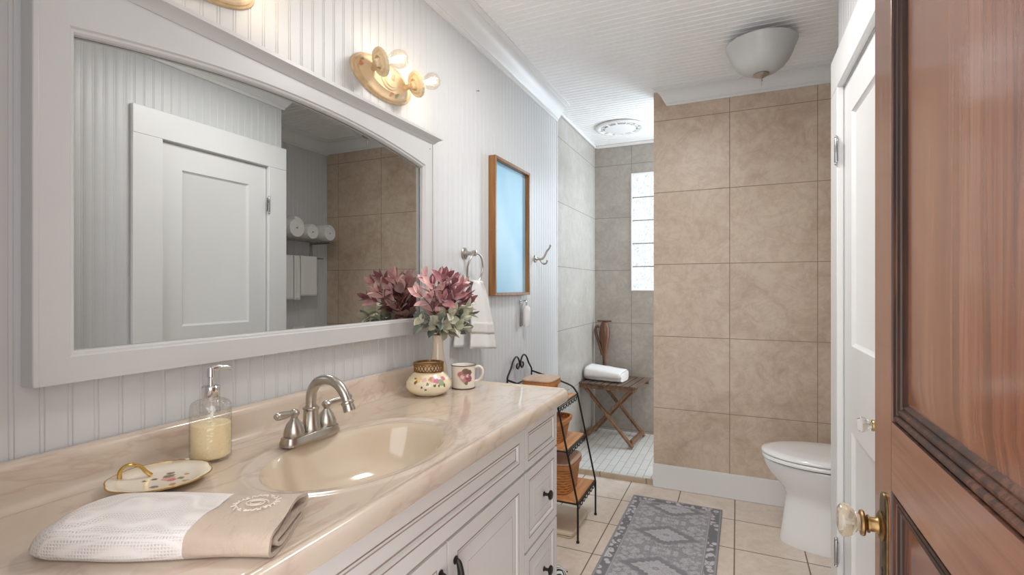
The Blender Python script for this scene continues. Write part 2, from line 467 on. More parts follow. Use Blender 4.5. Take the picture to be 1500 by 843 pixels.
def painted(name, base, spots, rough=0.15, sc=55.0, amp=0.018, coat=0.6, base2=None):
    """glazed china with painted blossoms: spots = [((x, y, z), radius, colour)]"""
    M = Mat(name, base, rough, Coat_Weight=coat)
    nz = M.noise(sc=sc, det=3, rough=0.6)
    off = M.n('ShaderNodeVectorMath', operation='SUBTRACT'); M.put(off.inputs[0], nz[1]); off.inputs[1].default_value = (0.5, 0.5, 0.5)
    scl = M.n('ShaderNodeVectorMath', operation='SCALE'); M.put(scl.inputs[0], off.outputs[0]); scl.inputs['Scale'].default_value = amp
    p = M.n('ShaderNodeVectorMath', operation='ADD'); M.put(p.inputs[0], M.co()); M.put(p.inputs[1], scl.outputs[0])
    c = base
    if base2:
        c = M.ramp(M.noise(sc=14, det=2)[0], [(0.35, base), (0.65, base2)])
    for ctr, r, colr in spots:
        d = M.n('ShaderNodeVectorMath', operation='DISTANCE'); M.put(d.inputs[0], p.outputs[0]); d.inputs[1].default_value = ctr
        f = M.ramp(M.math('DIVIDE', d.outputs['Value'], r), [(0.75, (1, 1, 1)), (1.0, (0, 0, 0))])
        c = M.mix(f, c, colr)
    M.color(c)
    return M.m

# ------------------------------------------------------------------ helpers: architecture shapes
def bead_profile(t0, t1, first, sp=0.0417, h=0.0017):
    """list of (t, depth) for beadboard between t0 and t1: a bead between two narrow grooves"""
    pr = [(t0, 0.0)]
    k = math.ceil((t0 - first + 0.006) / sp)
    while first + k * sp < t1 - 0.006:
        c = first + k * sp
        pr += [(c - 0.0048, 0), (c - 0.0036, -h), (c - 0.0022, -h * 0.25), (c, 0.0), (c + 0.0022, -h * 0.25), (c + 0.0036, -h), (c + 0.0048, 0)]
        k += 1
    pr.append((t1, 0.0))
    return pr

def board(name, pr, fm, s0, s1, thick, mat, label=None, cat=None):
    """sheet of beadboard: profile pr along t, straight along s; fm(t, d, s) -> point"""
    mb = MB()
    n = len(pr)
    vs = [fm(t, d, s0) for t, d in pr] + [fm(t, d, s1) for t, d in pr]
    mb.add(vs, [(k, k + 1, n + k + 1, n + k) for k in range(n - 1)])
    t0, t1 = pr[0][0], pr[-1][0]
    b = [fm(t0, -thick, s0), fm(t1, -thick, s0), fm(t1, -thick, s1), fm(t0, -thick, s1)]
    f = [fm(t0, 0, s0), fm(t1, 0, s0), fm(t1, 0, s1), fm(t0, 0, s1)]
    mb.add(b + f, [(0, 1, 2, 3), (0, 4, 7, 3), (1, 5, 6, 2)])
    mb.add([fm(t, d, s0) for t, d in pr] + [b[1], b[0]], [tuple(range(n + 2))])
    mb.add([fm(t, d, s1) for t, d in pr] + [b[2], b[3]], [tuple(range(n + 2))])
    o = mb.build(name, mat, ang=25)
    return tag(o, label, cat, kind='structure')

CROWN = [(0.0, 0.0), (0.010, 0.0), (0.012, 0.010), (0.018, 0.014), (0.018, 0.018), (0.026, 0.028), (0.036, 0.048), (0.050, 0.066), (0.068, 0.078),
         (0.076, 0.080), (0.076, 0.085), (0.084, 0.088), (0.092, 0.092), (0.092, 0.100), (0.0, 0.100)]
def crown(name, fm, t0, t1, mat, k=1.0, zt=2.52, miter0=0.0, miter1=0.0, label=None):
    """fm(out, z, t); miter shifts the end of each profile point by out * miter"""
    mb = MB(); n = len(CROWN)
    a = [fm(o * k, zt - (0.1 - z) * k, t0 + o * k * miter0) for o, z in CROWN]
    b = [fm(o * k, zt - (0.1 - z) * k, t1 + o * k * miter1) for o, z in CROWN]
    mb.add(a + b, [(i, (i + 1) % n, n + (i + 1) % n, n + i) for i in range(n)] + [tuple(reversed(range(n))), tuple(range(n, 2 * n))])
    return tag(mb.build(name, mat, ang=30), label, 'trim', kind='structure')

def panel_face(mb, fm, a0, a1, b0, b1, panels, thick, rings, mi_ring=None, cap_mi=0, ring_mi=None):
    """a slab with sunk or raised panels on its front. fm(a, b, d). panels = [(a0, a1, b0, b1)], rings = [(inset, depth)]"""
    A = sorted({a0, a1, *[p[0] for p in panels], *[p[1] for p in panels]})
    B = sorted({b0, b1, *[p[2] for p in panels], *[p[3] for p in panels]})
    for i in range(len(A) - 1):
        for j in range(len(B) - 1):
            ca, cb = (A[i] + A[i + 1]) / 2, (B[j] + B[j + 1]) / 2
            if any(p[0] < ca < p[1] and p[2] < cb < p[3] for p in panels): continue
            mb.add([fm(A[i], B[j], 0), fm(A[i + 1], B[j], 0), fm(A[i + 1], B[j + 1], 0), fm(A[i], B[j + 1], 0)], [(0, 1, 2, 3)])
    for p in panels:
        prev = None
        for q, (ins, d) in enumerate(rings):
            r = [fm(p[0] + ins, p[2] + ins, d), fm(p[1] - ins, p[2] + ins, d), fm(p[1] - ins, p[3] - ins, d), fm(p[0] + ins, p[3] - ins, d)]
            if prev:
                mi = ring_mi[q - 1] if ring_mi else 0
                mb.add(prev + r, [(k, (k + 1) % 4, 4 + (k + 1) % 4, 4 + k) for k in range(4)], mi)
            prev = r
        mb.add(prev, [(0, 1, 2, 3)], cap_mi)
    e = [fm(a0, b0, 0), fm(a1, b0, 0), fm(a1, b1, 0), fm(a0, b1, 0), fm(a0, b0, -thick), fm(a1, b0, -thick), fm(a1, b1, -thick), fm(a0, b1, -thick)]
    mb.add(e, [(0, 1, 5, 4), (1, 2, 6, 5), (2, 3, 7, 6), (3, 0, 4, 7), (4, 5, 6, 7)])
    return mb

# ================================================================== THE SETTING
ZC = 2.52           # ceiling height
YP = 3.292          # face of the tiled partition
YF = 0.20           # inner face of the front wall
XR = 1.488          # closet wall
XA = 2.135          # far wall of the toilet alcove
YC = 2.255          # end of the closet
YB = 4.33           # back of the shower
def struct(mb, name, mat, label, cat, **kw):
    return tag(mb.build(name, mat, **kw), label, cat, kind='structure')

struct(MB().box(-0.12, 2.3, 0.08, YP + 0.03, -0.06, 0.0), 'floor', TILE_FLOOR, 'square beige ceramic floor tiles of the bathroom', 'floor')
struct(MB().box(-0.12, 2.3, YP + 0.031, YB + 0.12, -0.06, 0.031), 'floor_shower', TILE_SHFLOOR, 'raised shower floor of small pale tiles', 'floor')
struct(MB().box(-0.014, 0.647, YP + 0.012, YP + 0.0305, 0.0, 0.0312), 'trim_9', TILE_CURB, 'narrow beige tile edge of the shower floor', 'trim')

# ceiling of beadboard, beads running across the room
cp = bead_profile(0.08, 4.22, 0.10, 0.0417, 0.0095)
board('ceiling', cp, lambda t, d, s: (s, t, ZC - d), -0.12, 2.3, 0.05, CEILW, 'white beadboard ceiling', 'ceiling')
struct(MB().box(-0.12, 2.3, 4.221, YB + 0.12, ZC, ZC + 0.05), 'ceiling_shower_end', CEILW, 'plain white strip of ceiling over the shower end', 'ceiling')

# left wall
board('wall_left', bead_profile(YF, 3.262, 0.845), lambda t, d, s: (d, t, s), 0, ZC, 0.10, WALLW, 'white beadboard wall behind the vanity', 'wall')
struct(MB().box(-0.005, 0.004, 3.2625, 3.275, 0, 2.42), 'trim_1', WHITE, 'slim white corner strip where beadboard meets shower tile', 'trim', bevel=0.002)
struct(MB().box(-0.12, -0.014, 3.2755, YB + 0.12, 0, ZC), 'wall_shower_left', TILE_SHSIDE, 'pale grey tiled side wall of the shower', 'wall')
crown('trim_2', lambda o, z, t: (o, t, z), YF, 3.262, WHITE, 1.06, label='white crown moulding along the vanity wall')

# shower back wall with an opening for the glass blocks
WX0, WX1, WZ0, WZ1 = 0.305, 0.711, 1.245, 2.252
wb = MB()
for x0, x1, z0, z1 in ((-0.0138, WX0, 0.031, ZC), (WX1, 2.3, 0.031, ZC), (WX0, WX1, 0.031, WZ0), (WX0, WX1, WZ1, ZC)):
    wb.box(x0, x1, YB, YB + 0.10, z0, z1)
struct(wb, 'wall_back', TILE_SHBACK, 'grey tiled back wall of the shower with glass block window', 'wall')
win = thing('window_1', 'narrow glass block window in the shower back wall', 'window', (WX0, YB, WZ0), kind='structure')
wf = MB(); t = 0.009; w, h = WX1 - WX0, WZ1 - WZ0
wf.box(0.0002, t, -0.006, 0.09, 0.0002, h - 0.0002); wf.box(w - t, w - 0.0002, -0.006, 0.09, 0.0002, h - 0.0002)
wf.box(t, w - t, -0.006, 0.09, 0.0002, t); wf.box(t, w - t, -0.006, 0.09, h - t, h - 0.0002)
bh = (h - 2 * t) / 5
wf.build('window_frame', WHITE, win)
jm = MB().box(w / 2 - 0.004, w / 2 + 0.004, 0.012, 0.09, t, h - t)
for k in range(1, 5): jm.box(t, w - t, 0.012, 0.09, t + bh * k - 0.004, t + bh * k + 0.004)
jm.build('mortar_joints', plain('grey_mortar', (0.20, 0.20, 0.20, 1), 0.8), win)
for i in range(2):
    for k in range(5):
        x0 = t + 0.004 + i * (w / 2 - 0.004); x1 = x0 + w / 2 - t - 0.008
        z0 = t + 0.004 + k * bh
        MB().box(x0, x1 - 0.004, 0.006, 0.085, z0, z0 + bh - 0.008).build('glass_block', BLOCK, win, bevel=0.008, seg=3)

# partition between toilet alcove and shower
struct(MB().box(0.647, 2.3, YP, YP + 0.105, 0.0005, ZC - 0.0005), 'wall_partition', TILE_PART, 'beige marbled tile partition behind the toilet', 'wall')
bb = MB().box(0.643, XA - 0.001, YP - 0.016, YP - 0.0003, 0.0005, 0.149)
struct(bb, 'baseboard_partition', WHITE, 'tall white baseboard under the beige tile partition', 'baseboard', bevel=0.003)
crown('trim_3', lambda o, z, t: (t, YP - o, z), 0.735, XA, WHITE, 0.98, miter0=-0.95, label='white crown moulding on top of the beige tile partition')
# small coves along the shower ceiling
cv = MB().box(-0.0135, 0.004, 3.28, YB - 0.0005, ZC - 0.022, ZC - 0.0005)
struct(cv, 'trim_4', WHITE, 'thin white ceiling strip on the shower side wall', 'trim', bevel=0.006)
struct(MB().box(0.0045, 2.2, YB - 0.018, YB - 0.0005, ZC - 0.026, ZC - 0.0005), 'trim_5', WHITE, 'thin white ceiling strip on the shower back wall', 'trim', bevel=0.006)

# closet wall (beadboard), with its door; toilet alcove
pr = bead_profile(YF, YC, 0.21)
board('wall_closet', bead_profile(YF, 1.40, 0.21, 0.0417, 0.0005), lambda t, d, s: (XR - d, t, s), 0, ZC, 0.06, WALLW, 'white wall beside the closet door', 'wall')
board('wall_closet_top', bead_profile(1.4005, YC, 1.42, 0.0417, 0.0010), lambda t, d, s: (XR - d, t, s), 2.0, ZC, 0.06, WALLW, 'white beadboard above the closet door', 'wall')
struct(MB().box(XR, XR + 0.06, 2.1465, YC, 0, 1.9995), 'wall_closet_end', WALLW, 'narrow white wall between closet door and alcove', 'wall')
struct(MB().box(XR, XR + 0.06, 1.4005, 1.5365, 0, 1.9995), 'wall_closet_near', WALLW, 'white wall under the closet casing', 'wall')
board('wall_alcove_side', bead_profile(XR + 0.0605, XA - 0.0005, XR + 0.08), lambda t, d, s: (t, YC + d, s), 0, ZC, 0.06, WALLW, 'white beadboard side of the closet facing the toilet', 'wall')
board('wall_right', bead_profile(YC - 0.06, YP - 0.0005, YC + 0.01, 0.0417, 0.0012), lambda t, d, s: (XA - d, t, s), 0, ZC, 0.10, WALLW, 'white beadboard wall behind the toilet', 'wall')
crown('trim_6', lambda o, z, t: (XR - o, t, z), YF, YC, WHITE, 1.35, miter1=1.0, label='white crown moulding above the closet door')
crown('trim_7', lambda o, z, t: (t, YC + o, z), XR, XA, WHITE, 1.35, miter0=-1.0, label='white crown moulding on the closet side in the alcove')
crown('trim_8', lambda o, z, t: (XA - o, t, z), YC, YP, WHITE, 1.06, label='white crown moulding above the towel shelf')
struct(MB().box(XA - 0.015, XA - 0.0003, YC + 0.001, YP - 0.017, 0.0005, 0.149), 'baseboard_right', WHITE, 'white baseboard behind the toilet', 'baseboard', bevel=0.003)
struct(MB().box(0.0003, 0.015, 1.76, 3.26, 0.0005, 0.149), 'baseboard_left', WHITE, 'white baseboard on the beadboard wall beyond the vanity', 'baseboard', bevel=0.003)

# front wall with the doorway the photograph looks through
fw = MB()
fw.box(-0.12, 0.48, 0.08, YF - 0.0005, 0.0005, ZC - 0.0005); fw.box(1.42, 2.3, 0.08, YF - 0.0005, 0.0005, ZC - 0.0005); fw.box(0.48, 1.42, 0.08, YF - 0.0005, 2.06, ZC - 0.0005)
struct(fw, 'wall_front', WALLW, 'white wall with the doorway into the bathroom', 'wall')

# ---- closet door and casing
cs = MB()
cs.box(XR - 0.022, XR - 0.0003, 1.401, 1.5355, 0.0005, 2.005); cs.box(XR - 0.022, XR - 0.0003, 2.1465, YC + 0.02, 0.0005, 2.005)
cs.box(XR - 0.022, XR - 0.0003, 1.401, YC + 0.02, 2.005, 2.14)
struct(cs, 'trim_10', WHITE, 'wide white casing round the closet door', 'trim', bevel=0.0025)
d1 = thing('door_1', 'white panelled closet door with a glass knob', 'door', (XR + 0.002, 2.1435, 0.008), kind='structure')
fd = lambda a, b, d: (-d, -a, b)                       # a runs from the hinges towards the camera
RECESS = [(0, 0), (0.002, -0.003), (0.010, -0.010), (0.012, -0.011)]
mb = panel_face(MB(), fd, 0.0, 0.604, 0.0, 1.99, [(0.115, 0.50, 1.065, 1.868), (0.115, 0.50, 0.17, 0.770)], 0.035, RECESS)
mb.build('panel_slab', WHITE, d1, weld=True)
def hinge(parent, y, z, x, mat):
    hb = MB().lathe([(0.0055, -0.045), (0.0065, -0.043), (0.0065, 0.043), (0.0055, 0.045)], 10, Matrix.Translation((x, y, z)))
    for q in (-1, 1): hb.sphere((x, y, z + q * 0.049), 0.0062, 8, 6)
    hb.box(x + 0.003, x + 0.006, y - 0.012, y + 0.012, z - 0.04, z + 0.04)
    return hb.build('hinge', mat, parent)
hinge(d1, 0.001, 1.765, -0.0265, DARKCHROME); hinge(d1, 0.001, 0.30, -0.0265, DARKCHROME)
def glass_knob(parent, p, dirv, R=0.028, metal=BRASS, glass=None):
    """an old twelve-sided glass knob on a brass neck; axis leaves the door along dirv"""
    M = axis_matrix(p, dirv)
    q = R / 0.028
    M = M @ Matrix.Diagonal((1, 1, 0.88, 1))
    k = MB().lathe([(0.004, 0.0), (0.0225 * q, 0.0), (0.0235 * q, 0.003), (0.020 * q, 0.006), (0.013 * q, 0.007), (0.0115 * q, 0.010), (0.0115 * q, 0.020), (0.014 * q, 0.0205), (0.014 * q, 0.0235),
                    (0.0105 * q, 0.0245), (0.013 * q, 0.0275), (0.0195 * q, 0.0285), (0.0208 * q, 0.0315), (0.0195 * q, 0.0345), (0.013 * q, 0.0355), (0.004, 0.0355)], 28, M)
    k.build('knob_neck', metal, parent)
    g = MB().lathe([(0.006, 0.0358), (0.0125 * q, 0.0358), (0.0145 * q, 0.039), (R * 0.74, 0.046), (R * 0.95, 0.055), (R, 0.061), (R * 0.96, 0.066), (R * 0.72, 0.0705), (R * 0.35, 0.0725), (0.001, 0.073)],
                   32, M, wob=lambda a, r, z: 1 - 0.055 * abs(math.sin(4 * a)) ** 1.5 * min(1, r / 0.02))
    g.build('glass_knob', glass, parent, ang=35)
glass_knob(d1, (0.0, -0.548, 0.900), (-1, 0, 0), 0.021, BRASS, KNOBGLASS)

# ---- the brown entrance door, swung open along the closet wall
d2 = thing('door_2', 'open brown wooden door with a glass knob, nearest the camera', 'door', (1.346, 0.215, 0.01), (0, 0, math.radians(-0.9)), kind='structure')
fd2 = lambda a, b, d: (-d, a, b)                       # a = distance from the hinges
LW = 0.867
s = MB()
s.add(*[[fd2(a, b, d) for a in (0, LW) for b in (0, 2.04) for d in (-0.016, -0.030)], [(0, 1, 3, 2), (4, 6, 7, 5), (0, 4, 5, 1), (2, 3, 7, 6), (0, 2, 6, 4), (1, 5, 7, 3)]])
s.build('door_core', DOORWOOD, d2)
ST = 0.112
rails = [(0.0, 0.22), (0.940, 1.050), (1.93, 2.04)]
for nm, a0, a1, b0, b1, mt in [('stile', 0, ST, 0, 2.04, DOORWOOD), ('stile', LW - ST, LW, 0, 2.04, DOORWOOD)] + [('rail', ST, LW - ST, r0, r1, DOORRAIL) for r0, r1 in rails]:
    r = MB()
    r.add([fd2(a, b, d) for a in (a0, a1) for b in (b0, b1) for d in (0, -0.0158)], [(0, 1, 3, 2), (4, 6, 7, 5), (0, 4, 5, 1), (2, 3, 7, 6), (0, 2, 6, 4), (1, 5, 7, 3)])
    r.build(nm, mt, d2, bevel=0.0012)
for b0, b1 in ((1.05, 1.93), (0.22, 0.940)):
    a0, a1 = ST, LW - ST
    p = MB(); prev = None
    prof = [(0.0, -0.0002), (0.0015, -0.006), (0.0035, -0.006), (0.005, -0.0015), (0.009, -0.0008), (0.012, -0.0035), (0.0135, -0.007), (0.0155, -0.007), (0.017, -0.004), (0.021, -0.0035), (0.024, -0.006), (0.0255, -0.0095), (0.0275, -0.0095), (0.0295, -0.0075), (0.033, -0.0105), (0.036, -0.0155)]
    for ins, d in prof:
        r = [fd2(a0 + ins, b0 + ins, d), fd2(a1 - ins, b0 + ins, d), fd2(a1 - ins, b1 - ins, d), fd2(a0 + ins, b1 - ins, d)]
        if prev: p.add(prev + r, [(k, (k + 1) % 4, 4 + (k + 1) % 4, 4 + k) for k in range(4)])
        prev = r
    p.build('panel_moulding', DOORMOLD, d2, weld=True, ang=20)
    q = MB(); prev = None
    for ins, d in [(0.034, -0.0158), (0.034, -0.0135), (0.075, -0.009)]:
        r = [fd2(a0 + ins, b0 + ins, d), fd2(a1 - ins, b0 + ins, d), fd2(a1 - ins, b1 - ins, d), fd2(a0 + ins, b1 - ins, d)]
        if prev: q.add(prev + r, [(k, (k + 1) % 4, 4 + (k + 1) % 4, 4 + k) for k in range(4)])
        prev = r
    q.add(prev, [(0, 1, 2, 3)])
    q.build('panel', DOORWOOD, d2, weld=True, ang=20)
ka, kz = LW - 0.074, 0.867                             # knob position
e = MB(); n = 20; ring0 = []; ring1 = []
out = []
for k in range(n + 1):
    a = PI * k / n
    out.append((0.021 * math.cos(a), 0.030 + 0.021 * math.sin(a) * 1.25))
for k in range(n + 1):
    a = PI + PI * k / n
    out.append((0.021 * math.cos(a), -0.150 + 0.021 * math.sin(a) * 1.25))
N = len(out)
e.add([fd2(ka + x, kz + z, 0.0004) for x, z in out] + [fd2(ka + x, kz + z, 0.0025) for x, z in out] + [fd2(ka + x * 0.86, kz + z * 0.985, 0.0042) for x, z in out],
      [(k, (k + 1) % N, N + (k + 1) % N, N + k) for k in range(N)] + [(N + k, N + (k + 1) % N, 2 * N + (k + 1) % N, 2 * N + k) for k in range(N)] + [tuple(2 * N + k for k in range(N))])
e.build('escutcheon', OLDBRASS, d2)
kh = MB().lathe([(0.0045, 0), (0.0045, 0.0005)], 12, axis_matrix(fd2(ka, kz - 0.072, 0.0044), (-1, 0, 0)))
kh.add([fd2(ka + x, kz + z, d) for d in (0.0044, 0.0049) for x, z in ((-0.002, -0.074), (0.002, -0.074), (0.003, -0.094), (-0.003, -0.094))], [(0, 1, 2, 3), (4, 5, 6, 7), (0, 1, 5, 4), (1, 2, 6, 5), (2, 3, 7, 6), (3, 0, 4, 7)])
kh.build('keyhole', SEAM, d2)
glass_knob(d2, fd2(ka, kz, 0.0042), (-1, 0, 0), 0.0285, KNOBBRASS, AMBERGLASS)
for z in (0.25, 1.75): hinge(d2, -0.006, z, 0.016, OLDBRASS)

# ================================================================== VANITY
van = thing('vanity_cabinet', 'white glazed vanity cabinet with panelled doors and drawers under the marble top', 'cabinet', (0.0, 0.0, 0.0))
VF = 0.535; VY0, VY1 = 0.215, 1.735
b = MB()
b.box(0.005, VF - 0.020, VY0, VY1, 0.095, 0.760)
b.box(VF - 0.0335, VF - 0.020, VY0, VY1, 0.7602, 0.8625); b.box(0.005, 0.020, VY0, VY1, 0.7602, 0.8625)
b.box(0.0205, VF - 0.034, VY0, VY0 + 0.018, 0.7602, 0.8625); b.box(0.0205, VF - 0.034, VY1 - 0.018, VY1, 0.7602, 0.8625)
b.box(0.005, VF - 0.075, VY0 + 0.01, VY1 - 0.01, 0.0005, 0.095)
b.build('body', CABW, van, bevel=0.002)
fv = lambda a, bb, d: (VF + d, a, bb)
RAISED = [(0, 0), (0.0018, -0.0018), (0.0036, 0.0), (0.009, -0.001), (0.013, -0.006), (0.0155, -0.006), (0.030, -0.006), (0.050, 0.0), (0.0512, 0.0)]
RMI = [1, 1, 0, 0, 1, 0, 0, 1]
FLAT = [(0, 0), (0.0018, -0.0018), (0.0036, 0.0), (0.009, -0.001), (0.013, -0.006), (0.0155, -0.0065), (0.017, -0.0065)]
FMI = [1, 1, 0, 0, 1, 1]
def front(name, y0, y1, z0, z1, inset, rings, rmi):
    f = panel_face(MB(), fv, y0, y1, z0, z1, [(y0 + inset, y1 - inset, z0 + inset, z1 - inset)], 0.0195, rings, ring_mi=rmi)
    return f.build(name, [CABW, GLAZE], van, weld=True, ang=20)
def knob(parent, y, z):
    M = axis_matrix((VF + 0.0002, y, z), (1, 0, 0))
    MB().lathe([(0.0085, 0), (0.0085, 0.002), (0.0055, 0.004), (0.005, 0.014), (0.008, 0.018), (0.0155, 0.021), (0.0165, 0.025), (0.013, 0.029), (0.004, 0.031)], 20, M).build('knob', BRONZE, parent)
def pull(parent, y, z):
    p = crom([(VF, y, z + 0.045), (VF + 0.010, y, z + 0.041), (VF + 0.016, y, z + 0.014), (VF + 0.017, y, z - 0.016), (VF + 0.009, y, z - 0.043), (VF, y, z - 0.047)], 6)
    r = [0.004 + 0.0042 * math.sin(PI * i / (len(p) - 1)) for i in range(len(p))]
    m = MB().tube(p, r, 10)
    for q in (0.045, -0.047): m.lathe([(0.009, 0.0002), (0.010, 0.002), (0.006, 0.005)], 14, axis_matrix((VF, y, z + q), (1, 0, 0)))
    m.build('handle', BRONZE, parent)
for y0, y1 in ((1.432, 1.727), (0.223, 0.518)):
    f = front('drawer', y0, y1, 0.702, 0.838, 0.022, FLAT, FMI)
    for z0, z1 in ((0.447, 0.693), (0.192, 0.438)):
        f = front('drawer', y0, y1, z0, z1, 0.030, RAISED, RMI)
        knob(f, (y0 + y1) / 2 + 0.015, (z0 + z1) / 2)
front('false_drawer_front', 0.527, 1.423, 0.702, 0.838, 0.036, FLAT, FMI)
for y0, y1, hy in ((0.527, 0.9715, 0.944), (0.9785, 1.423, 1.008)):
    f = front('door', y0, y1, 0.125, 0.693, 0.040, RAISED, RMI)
    pull(f, hy, 0.592)

# ---- cultured marble top with moulded bowl
ct = thing('vanity_countertop', 'beige marbled vanity top with moulded oval sink and backsplash', 'countertop', (0, 0, 0))
CX, CY, AX, AY, ZT = 0.346, 0.914, 0.160, 0.247, 0.900
X0, X1, Y0, Y1 = 0.0305, 0.548, 0.2015, 1.722
angs = sorted([2 * PI * k / 72 for k in range(72)] + [math.atan2(y - CY, x - CX) % (2 * PI) for x in (X0, X1) for y in (Y0, Y1)])
def on_rect(a):
    c, s_ = math.cos(a), math.sin(a)
    t = 1e9
    if c > 1e-9: t = min(t, (X1 - CX) / c)
    if c < -1e-9: t = min(t, (X0 - CX) / c)
    if s_ > 1e-9: t = min(t, (Y1 - CY) / s_)
    if s_ < -1e-9: t = min(t, (Y0 - CY) / s_)
    return (CX + c * t, CY + s_ * t, ZT)
def ell(a, k, z):
    # angle a measured geometrically, so rings line up with the outer rectangle
    c, s_ = math.cos(a), math.sin(a)
    ax, ay = AX + k, AY + k
    r = 1 / math.sqrt((c / ax) ** 2 + (s_ / ay) ** 2)
    return (CX + c * r, CY + s_ * r, z)
top = MB()
RIM = [(0.046, 0.900), (0.038, 0.9012), (0.032, 0.9035), (0.026, 0.9030), (0.021, 0.8995), (0.012, 0.8985), (0.004, 0.8978), (0.0, 0.8965)]
rings = [[on_rect(a) for a in angs]] + [[ell(a, k, z) for a in angs] for k, z in RIM]
# keep the raised ring inside the deck on the faucet side
top.loft(rings, 0, False, False)
# deck edges: rolled front and end, cove and splash at the back
LIP = [(0.0, 0.900), (0.004, 0.8992), (0.007, 0.8996), (0.011, 0.9030), (0.016, 0.9052), (0.022, 0.9052), (0.028, 0.9022), (0.0325, 0.896), (0.0345, 0.887), (0.0345, 0.874), (0.033, 0.867), (0.027, 0.8625), (0.016, 0.8635), (-0.02, 0.8635)]
path = []
for o, z in LIP:
    R = 0.012 + max(0, o)
    row = [(X1 + o, Y0, z)]
    for k in range(9):
        a = PI / 2 * k / 8
        row.append((X1 - 0.012 + R * math.cos(a) if o > -0.012 else X1 + o, Y1 - 0.012 + R * math.sin(a) if o > -0.012 else Y1 + o, z))
    row.append((0.0015, Y1 + o, z))
    path.append(row)
vs = [p for r in path for p in r]; n = len(path[0])
top.add(vs, [(i * n + k, i * n + k + 1, (i + 1) * n + k + 1, (i + 1) * n + k) for i in range(len(path) - 1) for k in range(n - 1)])
top.add([(X1 + o, Y0, z) for o, z in LIP] + [(0.0015, Y0, 0.8635), (0.0015, Y0, 0.9), (X0, Y0, 0.9)], [tuple(range(len(LIP) + 3))])
top.add([(0.0015, Y0, 0.9), (X0, Y0, 0.9), (X0, Y1, 0.9), (0.0015, Y1, 0.9)], [(0, 1, 2, 3)])
top.build('top', MARBLE, ct, weld=True, ang=50)
BS = [(0.0312, 0.9003), (0.0505, 0.9003), (0.043, 0.9020), (0.036, 0.9065), (0.0325, 0.913), (0.0310, 0.922), (0.0300, 0.960), (0.0285, 0.969), (0.0235, 0.9755), (0.016, 0.9775), (0.0045, 0.9775), (0.0045, 0.9003)]
MB().extrude(BS, lambda a, b_, t: (a, t, b_), Y0 + 0.001, 1.750).build('backsplash', MARBLE, ct, ang=40)
bowl = MB()
BW = [(0.0, 0.8962), (-0.005, 0.891), (-0.011, 0.881), (-0.020, 0.861), (-0.033, 0.833), (-0.050, 0.807), (-0.072, 0.787), (-0.096, 0.776), (-0.118, 0.7715), (-0.130, 0.770)]
rings = []
for k, z in BW:
    dx = 0.010 * min(1, (0.9 - z) / 0.12)
    rings.append([(ell(a, k, z)[0] - dx, ell(a, k, z)[1], z) for a in angs])
bowl.loft(rings, 0, False, True)
bowl.build('sink_bowl', BASIN, ct, ang=180)
MB().lathe([(0.002, 0), (0.021, 0), (0.022, 0.002), (0.017, 0.003), (0.015, 0.0005), (0.002, 0.0)], 24, Matrix.Translation((CX - 0.010, CY, 0.7703))).build('drain', NICKEL, ct)

# ---- faucet
fa = thing('faucet', 'brushed nickel two-handle faucet with high arched spout behind the sink', 'faucet', (0.182, 0.914, 0.9036))
base = []
for sc, z in [(1.0, 0.0), (1.0, 0.004), (0.97, 0.009), (0.90, 0.016), (0.88, 0.019), (0.80, 0.0205)]:
    ring = []
    for k in range(48):
        a = 2 * PI * k / 48
        c, s_ = math.cos(a), math.sin(a)
        ring.append((0.029 * sc * math.copysign(abs(c) ** 0.55, c), (0.083 - 0.029 * (1 - sc)) * math.copysign(abs(s_) ** 0.62, s_) , z))
    base.append(ring)
MB().loft(base).build('base_plate', NICKEL, fa, ang=40)
sp = MB().lathe([(0.0235, 0.0207), (0.0235, 0.026), (0.021, 0.034), (0.0185, 0.050), (0.0175, 0.066), (0.0175, 0.070), (0.0195, 0.072), (0.0195, 0.076), (0.0165, 0.078)], 28)
sp.build('spout_base', NICKEL, fa)
arc = crom([(0, 0, 0.074), (0, 0, 0.092), (0.004, 0, 0.116), (0.022, 0, 0.139), (0.052, 0, 0.1475), (0.084, 0, 0.139), (0.106, 0, 0.117), (0.115, 0, 0.098)], 7)
MB().tube(arc, [0.0128 - 0.0016 * i / (len(arc) - 1) for i in range(len(arc))], 18).build('spout', NICKEL, fa)
d = (Vector(arc[-1]) - Vector(arc[-3])).normalized()
MB().lathe([(0.0128, -0.004), (0.0150, -0.001), (0.0150, 0.003), (0.0132, 0.005), (0.0140, 0.016), (0.0135, 0.021), (0.0105, 0.021)], 22, axis_matrix(arc[-1], d)).build('aerator', NICKEL, fa)
for sy in (-1, 1):
    y = 0.0508 * sy
    h_ = MB().lathe([(0.0235, 0.0207), (0.0240, 0.024), (0.0225, 0.034), (0.0175, 0.048), (0.0095, 0.058), (0.0075, 0.062), (0.0085, 0.065), (0.0118, 0.070), (0.0118, 0.075), (0.008, 0.080), (0.002, 0.082)], 24, Matrix.Translation((0, y, 0)))
    o = h_.build('handle', NICKEL, fa)
    L = crom([(0.0, y, 0.073), (0.006 , y + sy * 0.018, 0.076), (0.012, y + sy * 0.040, 0.078), (0.017, y + sy * 0.060, 0.080), (0.019, y + sy * 0.068, 0.080)], 6)
    MB().tube(L, [0.0045 + 0.0048 * math.sin(PI * min(1, 0.1 + 0.85 * (i / (len(L) - 1)) ** 1.6)) for i in range(len(L))], 12).build('lever', NICKEL, o)

